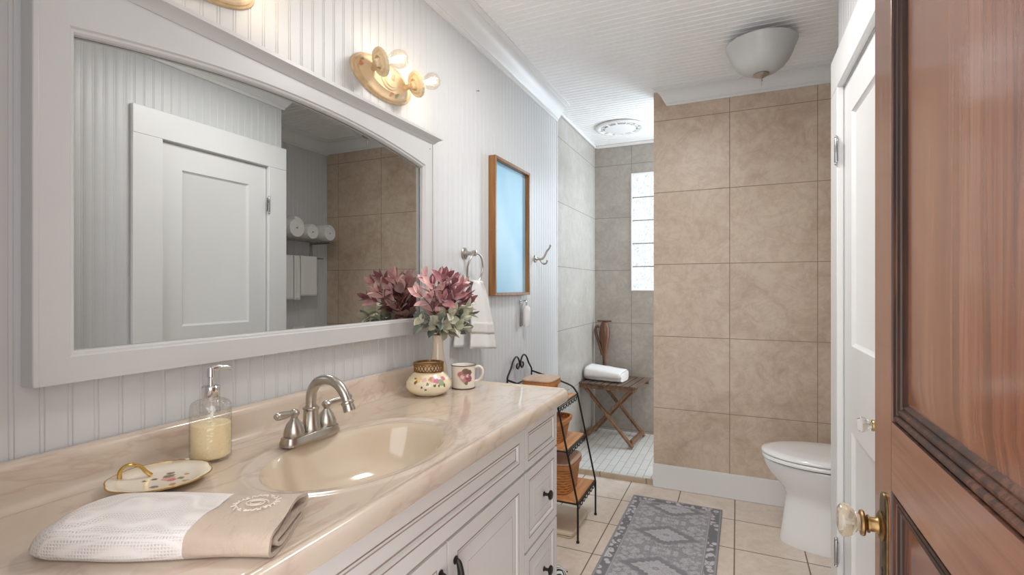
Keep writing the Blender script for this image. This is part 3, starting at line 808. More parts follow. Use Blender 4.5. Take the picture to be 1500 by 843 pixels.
# ================================================================== ON THE COUNTER
# ---- soap dispenser
so = thing('soap_dispenser', 'textured glass soap dispenser half full of cream soap, chrome pump', 'soap dispenser', (0.090, 0.722, 0.9004))
R = 0.0405
MB().lathe([(0.002, 0.0), (R - 0.004, 0.0), (R, 0.004), (R, 0.105), (R - 0.0008, 0.116), (R - 0.004, 0.123), (R - 0.013, 0.1285), (0.017, 0.131), (0.0155, 0.134), (0.0155, 0.138)], 40, cap1=False).build('glass_bottle', DISPGLASS, so)
cream = Mat('cream_soap', lin(255, 236, 190), 0.45)
cream.bump(cream.noise(sc=120)[0], 0.1, 0.001)
MB().lathe([(0.002, 0.006), (R - 0.006, 0.006), (R - 0.0025, 0.010), (R - 0.0025, 0.077), (R - 0.004, 0.079), (0.002, 0.0785)], 40).build('cream_soap', cream.m, so)
MB().lathe([(0.0175, 0.1345), (0.0180, 0.136), (0.0180, 0.157), (0.0165, 0.159), (0.006, 0.160), (0.0055, 0.176), (0.0075, 0.178), (0.0075, 0.192), (0.0065, 0.198), (0.003, 0.199)], 26).build('pump', CHROME, so)
MB().tube(crom([(0, 0.0, 0.1955), (0.003, 0.015, 0.1965), (0.005, 0.030, 0.1955), (0.0065, 0.040, 0.1925), (0.007, 0.0425, 0.189)], 5), [0.0052] * 8 + [0.0045] * 8 + [0.0038] * 5, 12).build('spout', CHROME, so)
MB().tube([(0, 0, 0.135), (0.003, 0.004, 0.02)], 0.0025, 8).build('dip_tube', plain('clear_tube', (0.8, 0.78, 0.72, 1), 0.3), so)

# ---- trinket plate
pl = thing('trinket_plate', 'small scalloped china plate with gold loop handle and painted flowers', 'plate', (0.137, 0.590, 0.9004), (0, 0, math.radians(20)))
pk, gr, vi, tn = lin(214, 150, 150), lin(120, 122, 92), lin(120, 96, 104), lin(190, 150, 96)
spots = [((0.008, 0.010, 0.009), 0.0135, lin(224, 164, 160)), ((0.019, 0.004, 0.009), 0.0095, lin(196, 120, 124)), ((0.0, 0.022, 0.009), 0.0108, gr), ((0.028, 0.016, 0.009), 0.0081, gr),
         ((-0.016, 0.004, 0.009), 0.0068, vi), ((-0.026, -0.006, 0.009), 0.0068, gr), ((0.036, -0.016, 0.009), 0.0081, tn), ((0.012, -0.030, 0.009), 0.0081, vi), ((0.048, 0.004, 0.010), 0.0081, tn),
         ((-0.008, 0.036, 0.009), 0.0081, vi), ((0.026, 0.036, 0.009), 0.0068, tn)]
PLATEM = painted('painted_plate_china', lin(236, 228, 212), spots, sc=120, amp=0.012)
sc_ = lambda a, r, z: 1 + (0.035 * abs(math.sin(4 * a)) - 0.02) * max(0, (r - 0.055) / 0.028)
MB().lathe([(0.002, 0.0012), (0.044, 0.0), (0.046, 0.0015), (0.060, 0.006), (0.083, 0.0145), (0.0840, 0.0160), (0.0825, 0.0168), (0.060, 0.0090), (0.048, 0.0062), (0.002, 0.0060)], 96, wob=sc_).build('dish', PLATEM, pl, ang=60)
MB().tube([(0.0835 * sc_(2 * PI * k / 96, 0.083, 0) * math.cos(2 * PI * k / 96), 0.0835 * sc_(2 * PI * k / 96, 0.083, 0) * math.sin(2 * PI * k / 96), 0.0163) for k in range(96)], 0.0014, 6, closed=True).build('gold_rim', GOLD, pl)
hp = crom([(-0.070, -0.014, 0.0125), (-0.068, -0.015, 0.026), (-0.060, -0.013, 0.036), (-0.050, -0.006, 0.037), (-0.044, 0.004, 0.030), (-0.040, 0.012, 0.018), (-0.034, 0.018, 0.0085)], 6)
MB().tube(hp, [0.0042 - 0.0012 * math.sin(PI * i / (len(hp) - 1)) for i in range(len(hp))], 10).build('loop_handle', GOLD, pl)

# ---- folded hand towel: cloth folded over and over, seen from its open end
tw = thing('folded_hand_towel', 'folded white waffle hand towel with a taupe end band lying by the sink', 'towel', (0.275, 0.345, 0.9004), (0, 0, math.atan2(0.436, 0.90)))
LEN, W = 0.312, 0.150
def towel_part(u0, u1, nu, puff, name, mat, seed):
    rnd = random.Random(seed)
    t = 0.0052                                           # cloth thickness
    # centre line of the cloth: a bottom layer, up over the near fold, back, under the far fold ...
    def line(u):
        e = min(1.0, (u - 0.0) / 0.05) if u < 0.05 else 1.0
        top = 0.036 + puff * 0.006 * math.sin(u * 21) * 0.4
        wob = (0.0022 * math.sin(u * 38 + 1.0) + 0.0015 * math.sin(u * 77)) * (1 + 0.9 * puff * (1 if u > 0.19 else 0))
        far = W + 0.004 * math.sin(u * 17)
        near = 0.0 + 0.004 * math.sin(u * 23 + 2) + 0.016 * (1 - min(1, (u + 0.026) / 0.045)) ** 2; far -= 0.003 * (1 - min(1, (u + 0.026) / 0.045)) ** 2
        P = [(far - 0.012, 0.0030), (W * 0.5, 0.0030), (near + 0.016, 0.0032), (near + 0.004, 0.008), (near + 0.003, 0.017 + wob), (near + 0.010, top - 0.003 + wob),
             (W * 0.3, top + 0.004 + wob), (W * 0.62, top + 0.004 - wob), (far - 0.012, top - 0.001), (far - 0.002, top - 0.007), (far - 0.003, top - 0.016), (far - 0.014, top - 0.0185),
             (W * 0.6, top - 0.0155), (near + 0.040, top - 0.014), (near + 0.022, top - 0.0155), (near + 0.020, top - 0.0205), (near + 0.034, 0.0095), (W * 0.6, 0.0092), (far - 0.02, 0.0090)]
        e2 = (1 - min(1, (u + 0.026) / 0.045)) ** 2; k = 1.0 - 0.36 * e2     # the closed left end is lower
        return [Vector((a, b * k + (1 - k) * 0.003, 0)) for a, b in P]
    rings = []
    for i in range(nu + 1):
        u = u0 + (u1 - u0) * i / nu
        C = crom(line(u), 4)
        C = [(p.x, p.y) for p in C]
        L, Rr = [], []
        for j in range(len(C)):
            a, b = C[max(0, j - 1)], C[min(len(C) - 1, j + 1)]
            tx, ty = b[0] - a[0], b[1] - a[1]; l = math.hypot(tx, ty) or 1
            nx, ny = -ty / l * t / 2, tx / l * t / 2
            L.append((C[j][0] + nx, C[j][1] + ny)); Rr.append((C[j][0] - nx, C[j][1] - ny))
        skew = 0.010 * math.sin(u * 9)
        rings.append([Vector((u + 0.004 * math.sin(a * 40), a, max(0.0004, b_))) for a, b_ in L + Rr[::-1]])
    return MB().loft(rings).build(name, mat, tw, ang=80)
towel_part(-0.026, 0.1963, 26, 0.6, 'waffle_cloth', WAFFLE, 1)
towel_part(0.1965, LEN, 16, 1.0, 'taupe_band', TAUPE, 2)
# embroidered wreath on the band
em = MB()
for k in range(22):
    a = 2 * PI * k / 22
    cx, cy = 0.256 + 0.030 * math.cos(a), 0.085 + 0.024 * math.sin(a)
    pts = [(cx + 0.0065 * math.cos(a * 3 + q * 1.6) * q / 3, cy + 0.006 * math.sin(a * 3 + q * 1.6) * q / 3, 0.0452) for q in range(4)]
    em.tube(pts, 0.0009, 5)
em.tube([(0.256 + 0.018 * math.cos(q * 0.5) * (1 - q / 40), 0.085 + 0.013 * math.sin(q * 0.5) * (1 - q / 40), 0.0452) for q in range(26)], 0.0009, 5)
em.build('embroidery', plain('pale_thread', lin(226, 216, 204), 0.7), tw)

# ---- painted rose jar
jr = thing('painted_jar', 'squat cream china jar with painted roses and a pierced gold collar', 'jar', (0.150, 1.475, 0.9004))
q = lambda az, z, r=0.079: (r * math.cos(math.radians(az)), r * math.sin(math.radians(az)), z)
V = -56                                                # side that faces the doorway
rose, leaf, rust, yel, grn = lin(206, 130, 150), lin(112, 112, 62), lin(146, 92, 50), lin(228, 198, 130), lin(150, 164, 124)
spots = [(q(V + 12, 0.060, .066), 0.013, lin(224, 160, 170)), (q(V + 22, 0.056, .070), 0.012, rose), (q(V + 4, 0.062, .064), 0.008, lin(196, 150, 90)), (q(V + 34, 0.050, .074), 0.014, grn), (q(V - 30, 0.060, .066), 0.012, yel),
         (q(V - 36, 0.052, .073), 0.008, rust), (q(V - 14, 0.060, .067), 0.010, lin(226, 184, 180)), (q(V + 14, 0.042, .078), 0.006, leaf), (q(V + 26, 0.040, .078), 0.006, leaf), (q(V - 4, 0.046, .077), 0.006, leaf),
         (q(V - 18, 0.036, .079), 0.005, rust), (q(V - 8, 0.030, .079), 0.0045, leaf), (q(V + 42, 0.040, .078), 0.007, leaf), (q(V - 44, 0.062, .062), 0.007, rust), (q(V + 46, 0.062, .066), 0.010, rose)]
JARM = painted('painted_jar_china', lin(236, 218, 178), spots, sc=90, amp=0.016, base2=lin(240, 230, 204))
MB().lathe([(0.002, 0.0), (0.047, 0.0), (0.050, 0.002), (0.062, 0.008), (0.074, 0.019), (0.0795, 0.032), (0.077, 0.046), (0.068, 0.060), (0.058, 0.070), (0.0515, 0.076), (0.0495, 0.080), (0.046, 0.080), (0.046, 0.06), (0.04, 0.02), (0.002, 0.01)], 56).build('jar_body', JARM, jr, ang=60)
co = MB()
co.lathe([(0.0505, 0.080), (0.0525, 0.081), (0.0525, 0.084), (0.0500, 0.085), (0.0475, 0.085), (0.0475, 0.080)], 48, cap0=False, cap1=False)
co.lathe([(0.0515, 0.106), (0.0535, 0.107), (0.0530, 0.111), (0.0490, 0.113), (0.0400, 0.1135), (0.0395, 0.110), (0.0475, 0.108), (0.0475, 0.106)], 48, cap0=False, cap1=False)
for k in range(26):
    for sgn in (-1, 1):
        pts = [(0.0505 * math.cos(2 * PI * (k + sgn * s_ / 6 * 1.0) / 26), 0.0505 * math.sin(2 * PI * (k + sgn * s_ / 6) / 26), 0.084 + 0.0225 * s_ / 6) for s_ in range(7)]
        co.tube(pts, 0.0014, 6)
co.build('pierced_collar', plain('dark_gold', lin(140, 100, 52), 0.35, 0.7, nz=0.2, nsc=90), jr)
MB().lathe([(0.0478, 0.081), (0.0478, 0.107)], 40, cap0=False, cap1=False).build('collar_lining', plain('ivory_lining', lin(222, 206, 170), 0.3), jr)

# ---- enamel mug
mg = thing('rose_mug', 'ivory enamel mug with a pink rose print at the counter end', 'mug', (0.205, 1.622, 0.9004))
V = -60
spots = [(q(V + 0, 0.050, .044), 0.019, lin(206, 146, 152)), (q(V + 18, 0.056, .044), 0.016, lin(186, 116, 128)), (q(V - 16, 0.056, .044), 0.013, lin(190, 112, 124)), (q(V + 10, 0.036, .044), 0.016, lin(200, 136, 144)),
         (q(V + 28, 0.040, .044), 0.014, lin(156, 84, 100)), (q(V + 8, 0.066, .044), 0.013, lin(124, 100, 80)), (q(V + 30, 0.062, .044), 0.011, lin(118, 80, 70)), (q(V - 6, 0.046, .044), 0.009, lin(232, 196, 190)), (q(V + 16, 0.024, .044), 0.008, lin(126, 116, 90)), (q(V + 20, 0.050, .044), 0.007, lin(232, 190, 186))]
MUGM = painted('printed_enamel', lin(234, 228, 216), spots, sc=110, amp=0.014)
MB().lathe([(0.002, 0.0015), (0.040, 0.0012), (0.0425, 0.003), (0.0432, 0.006), (0.0440, 0.045), (0.0448, 0.082), (0.0460, 0.085), (0.0450, 0.0865), (0.0435, 0.085), (0.0425, 0.045), (0.0410, 0.008), (0.002, 0.006)], 48).build('cup', MUGM, mg, ang=60)
MB().tube([(0.0458 * math.cos(2 * PI * k / 48), 0.0458 * math.sin(2 * PI * k / 48), 0.0855) for k in range(48)], 0.0015, 6, closed=True).build('dark_rim', BRONZE, mg)
MB().tube([(0.0420 * math.cos(2 * PI * k / 48), 0.0420 * math.sin(2 * PI * k / 48), 0.0017) for k in range(48)], 0.0014, 6, closed=True).build('dark_foot', BRONZE, mg)
ha = math.radians(22)
hp = [Vector((r * math.cos(ha), r * math.sin(ha), z)) for r, z in ((0.0435, 0.076), (0.058, 0.080), (0.070, 0.071), (0.073, 0.056), (0.068, 0.040), (0.056, 0.028), (0.0430, 0.025))]
MB().tube(crom(hp, 6), 0.0048, 12, flat=1.3).build('handle', plain('ivory_enamel', lin(232, 226, 214), 0.15, Coat_Weight=0.5), mg)

# ---- vase and bouquet
vs_ = thing('bud_vase', 'tall slender ivory vase holding the leafy bouquet, behind the painted jar', 'vase', (0.082, 1.640, 0.9004))
VASEM = painted('ivory_vase', lin(232, 216, 196), [((0.020, -0.028, 0.060), 0.012, lin(196, 140, 132)), ((0.026, -0.020, 0.045), 0.010, lin(150, 120, 100))], sc=90, amp=0.014)
MB().lathe([(0.002, 0.0), (0.030, 0.0), (0.032, 0.003), (0.036, 0.025), (0.0375, 0.045), (0.034, 0.070), (0.0275, 0.095), (0.0225, 0.120), (0.0200, 0.150), (0.0200, 0.170), (0.0225, 0.184), (0.0255, 0.190), (0.0240, 0.1905), (0.0195, 0.180), (0.0170, 0.155), (0.0175, 0.12), (0.002, 0.03)], 40).build('vase_body', VASEM, vs_, ang=60)

def leaf_mat(name, a, b, c):
    M = Mat(name, b, 0.85, Sheen_Weight=0.4)
    f = M.noise(sc=24, det=3)[0]
    M.color(M.ramp(f, [(0.3, a), (0.5, b), (0.72, c)]))
    M.bump(M.noise(sc=400, det=2)[0], 0.2, 0.001)
    return M.m
PINKL = leaf_mat('pink_velvet_leaf', lin(204, 146, 148), lin(226, 182, 178), lin(238, 208, 202))
ROSEL = leaf_mat('dusky_rose_leaf', lin(118, 66, 76), lin(156, 96, 104), lin(186, 130, 132))
GREENL = leaf_mat('grey_green_leaf', lin(146, 148, 126), lin(184, 184, 160), lin(212, 208, 180))
DARKL = leaf_mat('blue_green_leaf', lin(70, 84, 80), lin(104, 116, 108), lin(146, 152, 140))
STEMM = plain('leaf_stem', lin(120, 110, 84), 0.8)
def leaf(mb, p, d, up, L, Wd, curl, mi):
    d = Vector(d).normalized(); up = Vector(up)
    sd = d.cross(up)
    if sd.length < 1e-3: sd = d.cross(Vector((1, 0, 0)))
    sd.normalize(); nr = sd.cross(d)
    n = 7; vs = []
    for i in range(n):
        t = i / (n - 1)
        w = Wd * (math.sin(PI * t ** 0.95) ** 0.7) * 0.5 + 0.0008
        c = Vector(p) + d * L * t + nr * (curl * L * t * t)
        for s_ in (-1, -0.5, 0, 0.5, 1): vs.append(c + sd * w * s_ + nr * (abs(s_) * w * 0.38))
    fs = [(i * 5 + k, i * 5 + k + 1, (i + 1) * 5 + k + 1, (i + 1) * 5 + k) for i in range(n - 1) for k in range(4)]
    mb.add(vs, fs, mi)
bq = thing('leaf_bouquet', 'bouquet of pink and grey-green velvety leaf sprays in the ivory vase', 'bouquet', (0.082, 1.640, 1.088))
def spray(rnd, tip, L0, mats, n_pairs, ll, lw, name, spread=0.9):
    tip = Vector(tip) + Vector((0, -0.014, 0.004))
    base = Vector((rnd.uniform(-0.006, 0.006), rnd.uniform(-0.006, 0.006), -0.02))
    mid = Vector((tip.x * 0.30, tip.y * 0.30, max(0.02, tip.z * 0.62)))
    path = crom([base, (tip.x * 0.03, tip.y * 0.03, 0.004), mid, tip], 8)
    m = MB().tube(path, 0.0016, 6, mi=2)
    for i in range(n_pairs):
        t = 0.42 + 0.58 * i / (n_pairs - 1)
        k = min(len(path) - 2, int(t * (len(path) - 1)))
        p = path[k]; ax = (path[k + 1] - path[k - 1]).normalized()
        ph = i * PI / 2 + rnd.uniform(-0.4, 0.4)
        ref = ax.cross(Vector((0.3, 0.2, 1))).normalized(); r2 = ax.cross(ref)
        for q_ in (0, PI):
            side = ref * math.cos(ph + q_) + r2 * math.sin(ph + q_)
            op = spread * (1.15 - 0.55 * i / (n_pairs - 1))
            d = ax * 0.8 + side * op
            sz = ll * (0.75 + 0.4 * math.sin(PI * (i + 0.6) / n_pairs)) * rnd.uniform(0.85, 1.15)
            leaf(m, p, d, ax, sz, lw * sz / ll, rnd.uniform(-0.25, 0.15), 0 if rnd.random() < 0.62 else 1)
    leaf(m, path[-1], ax, Vector((1, 0.2, 0)), ll * 0.8, lw * 0.7, 0.1, 0)
    for v_i in range(len(m.v)):                           # keep clear of the wall and mirror glass
        x, y, z = m.v[v_i]
        if x < -0.040: m.v[v_i] = (-0.040 + (x + 0.040) * 0.06, y, z)
    return m.build(name, list(mats) + [STEMM], bq, ang=80)
rnd = random.Random(11)
# tips: x out from the wall, y along it, z up; pink sprays rise, green ones hang low round the mouth
for i, tip in enumerate([(0.02, -0.150, 0.165), (0.06, -0.115, 0.195), (0.00, -0.075, 0.215), (0.07, -0.055, 0.215), (0.03, -0.020, 0.220), (0.07, 0.010, 0.200), (0.02, 0.045, 0.215), (0.06, 0.085, 0.195), (0.03, 0.120, 0.165),
             (0.10, -0.100, 0.140), (0.11, -0.030, 0.155), (0.10, 0.045, 0.150), (0.08, 0.100, 0.130)]):
    pale = i in (0, 1, 2, 4, 6, 7)
    spray(rnd, tip, 0, (PINKL, PINKL) if pale and i in (0, 2, 7) else (PINKL, ROSEL) if pale else (ROSEL, ROSEL), 6, 0.060, 0.027, 'pink_spray', 0.85)
for i, tip in enumerate([(0.05, -0.165, 0.075), (0.02, -0.125, 0.050), (0.10, -0.060, 0.085), (0.12, -0.010, 0.065), (0.06, 0.100, 0.075), (0.02, 0.135, 0.055), (0.09, -0.105, 0.060), (0.11, 0.055, 0.080), (0.105, -0.030, 0.035), (0.09, 0.030, 0.030), (0.05, 0.125, 0.020), (0.12, 0.02, 0.105)]):
    dark = i in (1, 5, 7, 10)
    spray(rnd, tip, 0, (DARKL, GREENL) if dark else (GREENL, GREENL) if i % 3 else (GREENL, DARKL), 4, 0.058, 0.031, 'green_spray', 0.95)

# ================================================================== ON THE VANITY WALL
# ---- framed vanity mirror with an arched head
mr = thing('vanity_mirror', 'large white framed mirror with arched top and moulded cap above the vanity', 'mirror', (0.0, 1.0615, 1.10))
HW = 0.6175                                            # half width outside
GW = 0.566                                             # half width of the glass
zb, zs, zr, zt = 0.047, 0.648, 0.702, 0.742            # glass bottom, spring, crown of arch; frame top
x0, x1 = 0.012, 0.034
def arch(y): return zs + (zr - zs) * (1 - (y / GW) ** 2)
fr = MB(); n = 40
top_l = [(-GW + 2 * GW * k / n) for k in range(n + 1)]
outer = [(-HW, 0), (HW, 0), (HW, zt), (-HW, zt)]
inner = [(GW, zb)] + [(y, arch(y)) for y in reversed(top_l)] + [(-GW, zb)]
for x, mi in ((x1, 0),):
    vs = [(x, -HW, 0), (x, HW, 0), (x, HW, zb), (x, GW, zb), (x, -GW, zb), (x, -HW, zb)]
    fr.add(vs, [(0, 1, 2, 3, 4, 5)])
    fr.add([(x, -HW, zb), (x, -GW, zb), (x, -GW, zs), (x, -HW, zs)], [(0, 1, 2, 3)])
    fr.add([(x, HW, zb), (x, GW, zb), (x, GW, zs), (x, HW, zs)], [(0, 1, 2, 3)])
    fr.add([(x, -HW, zs), (x, -GW, zs), (x, -GW, zt), (x, -HW, zt)], [(0, 1, 2, 3)])
    fr.add([(x, HW, zs), (x, GW, zs), (x, GW, zt), (x, HW, zt)], [(0, 1, 2, 3)])
    a = [(x, y, arch(y)) for y in top_l] + [(x, y, zt) for y in top_l]
    fr.add(a, [(k, k + 1, n + 2 + k, n + 1 + k) for k in range(n)])
# reveal with a small bead down to the glass
loop = inner
prev = None
for ins, x in [(0.0, x1), (0.003, x1 - 0.004), (0.007, x1 - 0.005), (0.010, x1 - 0.009), (0.0105, x0 + 0.0015)]:
    def off(p):
        y, z = p; sy = (GW - ins) / GW
        return (x, y * sy, zb + ins if abs(z - zb) < 1e-6 else z - ins)
    r = [off(p) for p in loop]
    N = len(r)
    if prev: fr.add(prev + r, [(k, (k + 1) % N, N + (k + 1) % N, N + k) for k in range(N)])
    prev = r
o4 = [(x1, -HW, 0), (x1, HW, 0), (x1, HW, zt), (x1, -HW, zt)]; o0 = [(0.0006, p[1], p[2]) for p in o4]
fr.add(o4 + o0, [(k, (k + 1) % 4, 4 + (k + 1) % 4, 4 + k) for k in range(4)])
fr.build('frame', FRAMEW, mr, weld=True, ang=30)
# a moulded strip along the two outer sides
for sy in (-1, 1):
    y = sy * HW
    MB().box(0.0006, 0.040, min(y - sy * 0.006, y + sy * 0.004), max(y - sy * 0.006, y + sy * 0.004), 0.0, zt - 0.002).build('edge_strip', FRAMEW, mr, bevel=0.002)
cap = MB(); CP = [(0.0006, 0.742), (0.036, 0.742), (0.040, 0.746), (0.044, 0.752), (0.056, 0.760), (0.062, 0.762), (0.062, 0.772), (0.0006, 0.772)]
ring0 = [(x, -HW - max(0, x - 0.034), z) for x, z in CP]; ring1 = [(x, HW + max(0, x - 0.034), z) for x, z in CP]
# end returns
cap.loft([[(x, -(HW + 0.004 + (x - 0.034 if x > 0.034 else 0)), z) for x, z in CP], [(x, HW + 0.004 + (x - 0.034 if x > 0.034 else 0), z) for x, z in CP]])
for s_ in (-1, 1):
    pass
cap.build('cap_moulding', FRAMEW, mr, ang=30)
gl = MB()
pts = [(x0, GW - 0.011, zb + 0.0105)] + [(x0, y * (GW - 0.011) / GW, arch(y) - 0.0103) for y in reversed(top_l)] + [(x0, -GW + 0.011, zb + 0.0105)]
gl.add(pts, [tuple(range(len(pts)))])
gl.add([(x0 - 0.004, p[1], p[2]) for p in pts], [tuple(range(len(pts)))])
gl.build('mirror_glass', MIRROR, mr)
MB().lathe([(0.002, 0), (0.002, 0.001)], 8, axis_matrix((x1 + 0.0002, HW - 0.022, 0.718), (1, 0, 0))).build('nail_head', SEAM, mr)

# ---- wall lights
SC_PAINT = painted('painted_cream_metal', lin(222, 198, 162), [((0.02, -0.135, 0.01), 0.016, lin(200, 140, 104)), ((0.02, -0.125, 0.03), 0.013, lin(160, 152, 110)), ((0.03, 0.02, -0.05), 0.014, lin(206, 150, 116)), ((0.03, 0.05, -0.045), 0.012, lin(164, 160, 122)),
                   ((0.05, 0.0, 0.0), 0.014, lin(214, 150, 120)), ((0.05, 0.012, 0.018), 0.009, lin(150, 140, 100))], rough=0.4, sc=60, amp=0.02, coat=0.2)
SC_CREAM = plain('cream_enamel', lin(232, 212, 176), 0.4, nz=0.06, nsc=70)
SC_TAN = plain('antique_tan_metal', lin(204, 174, 136), 0.4, 0.0, nz=0.15, nsc=50)
AX_B = Vector((0.45, 0.90, 0.44)).normalized()
def sconce(y, z, label):
    s_ = thing('wall_sconce', label, 'wall light', (0.0006, y, z), group='painted twin-bulb wall lights above the mirror')
    M = axis_matrix((0, 0, 0), (1, 0, 0))
    # oval backplate: lathe stretched along the wall
    Mo = Matrix(((0, 0, 1, 0), (1, 0, 0, 0), (0, 1, 0, 0), (0, 0, 0, 1)))
    MB().lathe([(0.1, 0.0), (1.0, 0.0), (1.0, 0.003), (0.975, 0.008), (0.93, 0.010), (0.915, 0.014), (0.87, 0.016)], 56, Mo, scale=(0.162, 0.070)).build('backplate', SC_TAN, s_)
    MB().lathe([(0.87, 0.0155), (0.80, 0.017), (0.66, 0.024), (0.60, 0.030), (0.1, 0.032)], 56, Mo, scale=(0.162, 0.070)).build('painted_band', SC_PAINT, s_)
    MB().lathe([(0.040, 0.030), (0.041, 0.033), (0.037, 0.036), (0.034, 0.036), (0.031, 0.040), (0.012, 0.046), (0.001, 0.047)], 36, Mo, scale=(1.15, 0.92)).build('medallion', SC_PAINT, s_)
    for sy in (-1, 1):
        p = Vector((0.075, sy * 0.099, 0.010))
        MB().tube(crom([(0.014, sy * 0.085, 0.0), (0.035, sy * 0.088, 0.0), p - AX_B * 0.020], 5), 0.009, 12).build('arm', SC_TAN, s_)
        scal = lambda a, r, z_: 1 + (0.035 * abs(math.sin(9 * a)) if r > 0.035 else 0)
        pan = MB().lathe([(0.002, -0.021), (0.010, -0.021), (0.013, -0.018), (0.013, -0.014), (0.016, -0.006), (0.019, -0.004), (0.021, -0.012), (0.024, -0.013), (0.027, -0.010), (0.0275, -0.003), (0.032, -0.002), (0.036, -0.008), (0.041, -0.009), (0.045, -0.003), (0.045, 0.002), (0.038, 0.003), (0.030, 0.000), (0.020, 0.0), (0.019, 0.020), (0.016, 0.022), (0.002, 0.022)],
                         72, axis_matrix(p, AX_B), wob=scal)
        pan.build('rosette_cup', SC_CREAM, s_, ang=50)
        bl = MB().lathe([(0.012, 0.020), (0.0135, 0.026), (0.017, 0.036), (0.026, 0.050), (0.0305, 0.064), (0.0300, 0.076), (0.024, 0.090), (0.013, 0.098), (0.002, 0.100)], 28, axis_matrix(p, AX_B), cap0=False)
        bo = bl.build('bulb', BULBGLASS, s_)
        fl = MB(); Mx = axis_matrix(p, AX_B)
        for k in range(6):
            a = 2 * PI * k / 6
            fl.tube([Mx @ Vector((0.006 * math.cos(a), 0.006 * math.sin(a), 0.030)), Mx @ Vector((0.011 * math.cos(a + 0.3), 0.011 * math.sin(a + 0.3), 0.078))], 0.0016, 6)
        fl.build('filament', FILAMENT, bo)
        ld = bpy.data.lights.new('bulb_light', 'POINT'); ld.energy = 0.27; ld.color = (1.0, 0.89, 0.76); ld.shadow_soft_size = 0.02
        lo = bpy.data.objects.new('bulb_light', ld); COL.objects.link(lo); lo.parent = bo; lo.location = p + AX_B * 0.055
    return s_
sconce(1.410, 2.000, 'cream painted wall light with two lit bulbs, whole above the right half of mirror')
sconce(0.738, 2.013, 'cream painted wall light cut off by the top edge of the picture')
MB_n = MB().lathe([(0.0015, 0.0), (0.0015, 0.012), (0.0035, 0.012), (0.0035, 0.013)], 8, axis_matrix((0.0004, 2.104, 2.213), (1, 0, -0.2)))
tag(MB_n.build('wall_nail', BRONZE), 'single small nail left in the bare beadboard under the crown moulding', 'nail')

# ---- towel ring and its towel
tr = thing('towel_ring', 'brushed nickel towel ring on the beadboard beside the mirror', 'towel ring', (0.0004, 1.985, 1.428))
MB().lathe([(0.026, 0.0), (0.027, 0.004), (0.024, 0.008), (0.018, 0.010), (0.017, 0.013), (0.011, 0.017), (0.009, 0.026), (0.009, 0.042), (0.013, 0.045), (0.0135, 0.056), (0.012, 0.062), (0.004, 0.064)], 26, axis_matrix((0, 0, 0), (1, 0, 0))).build('post', NICKEL, tr)
RC = (0.0505, 0.012, -0.072)
MB().tube([(RC[0] + 0.010 * math.cos(2 * PI * k / 40), RC[1] + 0.072 * math.sin(2 * PI * k / 40), RC[2] + 0.0715 * math.cos(2 * PI * k / 40)) for k in range(40)], 0.0045, 10, closed=True).build('ring', NICKEL, tr)
ht = thing('hanging_hand_towel', 'white hand towel with a woven band hanging from the towel ring', 'towel', (0.0505, 1.998, 1.285))
def hang(z0, z1, w0, w1, x, amp, nf, seed, nz=22, ny=30, xs=0.0, skew=0.0):
    rn = random.Random(seed); ph = rn.uniform(0, 6)
    rows = []
    for i in range(nz + 1):
        t = i / nz; z = z0 + (z1 - z0) * t
        w = w0 + (w1 - w0) * min(1, t ** 0.6)
        row = []
        for k in range(ny + 1):
            s_ = k / ny - 0.5
            fold = amp * (0.4 + 0.6 * t) * math.sin(nf * PI * s_ + ph) + amp * 0.4 * math.sin(nf * 2.3 * s_ + 1.7 * ph)
            row.append((x + fold + xs * t, w * s_ + 0.010 * math.sin(t * 2 + ph) * t + skew * t, z + 0.012 * math.cos(s_ * 3 + ph) * t))
        rows.append(row)
    return rows
def sheet(rows, mb=None):
    mb = mb or MB(); n = len(rows[0]); vs = [p for r in rows for p in r]
    return mb.add(vs, [(i * n + k, i * n + k + 1, (i + 1) * n + k + 1, (i + 1) * n + k) for i in range(len(rows) - 1) for k in range(n - 1)])
a = hang(0.006, -0.292, 0.085, 0.25, 0.018, 0.010, 3.2, 3, xs=0.012, skew=0.03)
bk = hang(0.006, -0.262, 0.085, 0.24, -0.012, 0.007, 3.0, 5, xs=-0.010, skew=-0.02)
over = [[(RC[0] - 0.0505 + 0.017 * math.cos(q_), y, 0.004 + 0.0085 * math.sin(q_)) for y in [(-0.5 + k / 30) * 0.085 for k in range(31)]] for q_ in (0.2, 0.8, 1.57, 2.3, 2.9)]
over_rows = []
sheet(list(reversed(bk)) + [[(p[0], p[1], p[2] + 0.006) for p in r] for r in reversed(over)] + a).build('towel_cloth', TERRY, ht, ang=180, solid=0.006)
band = [[(p[0] + 0.0036, p[1], p[2]) for p in r] for r in a[13:18]]
sheet(band).build('woven_band', plain('flat_woven_band', (0.70, 0.68, 0.66, 1), 0.8, nz=0.05, nsc=300), ht, ang=180, solid=0.0015)

# ---- framed blue glass panel
fp = thing('framed_glass_panel', 'tall blue frosted glass panel in a honey wood frame on the beadboard', 'framed panel', (0.0006, 2.4575, 1.583))
HY, HZ, D_ = 0.2285, 0.352, 0.040
for nm, y0, y1, z0, z1 in (('frame_side', -HY, -HY + 0.015, -HZ, HZ), ('frame_side', HY - 0.015, HY, -HZ, HZ), ('frame_rail', -HY + 0.0152, HY - 0.0152, HZ - 0.015, HZ), ('frame_rail', -HY + 0.0152, HY - 0.0152, -HZ, -HZ + 0.015)):
    MB().box(0, D_, y0, y1, z0, z1).build(nm, FRAMEWOOD, fp, bevel=0.0015)
BG = Mat('blue_frosted_glass', lin(158, 196, 218), 0.5)
BG.color(BG.ramp(BG.noise(sc=2.2, det=3)[0], [(0.3, lin(140, 196, 226)), (0.6, lin(176, 218, 240)), (0.8, lin(196, 226, 242))]))
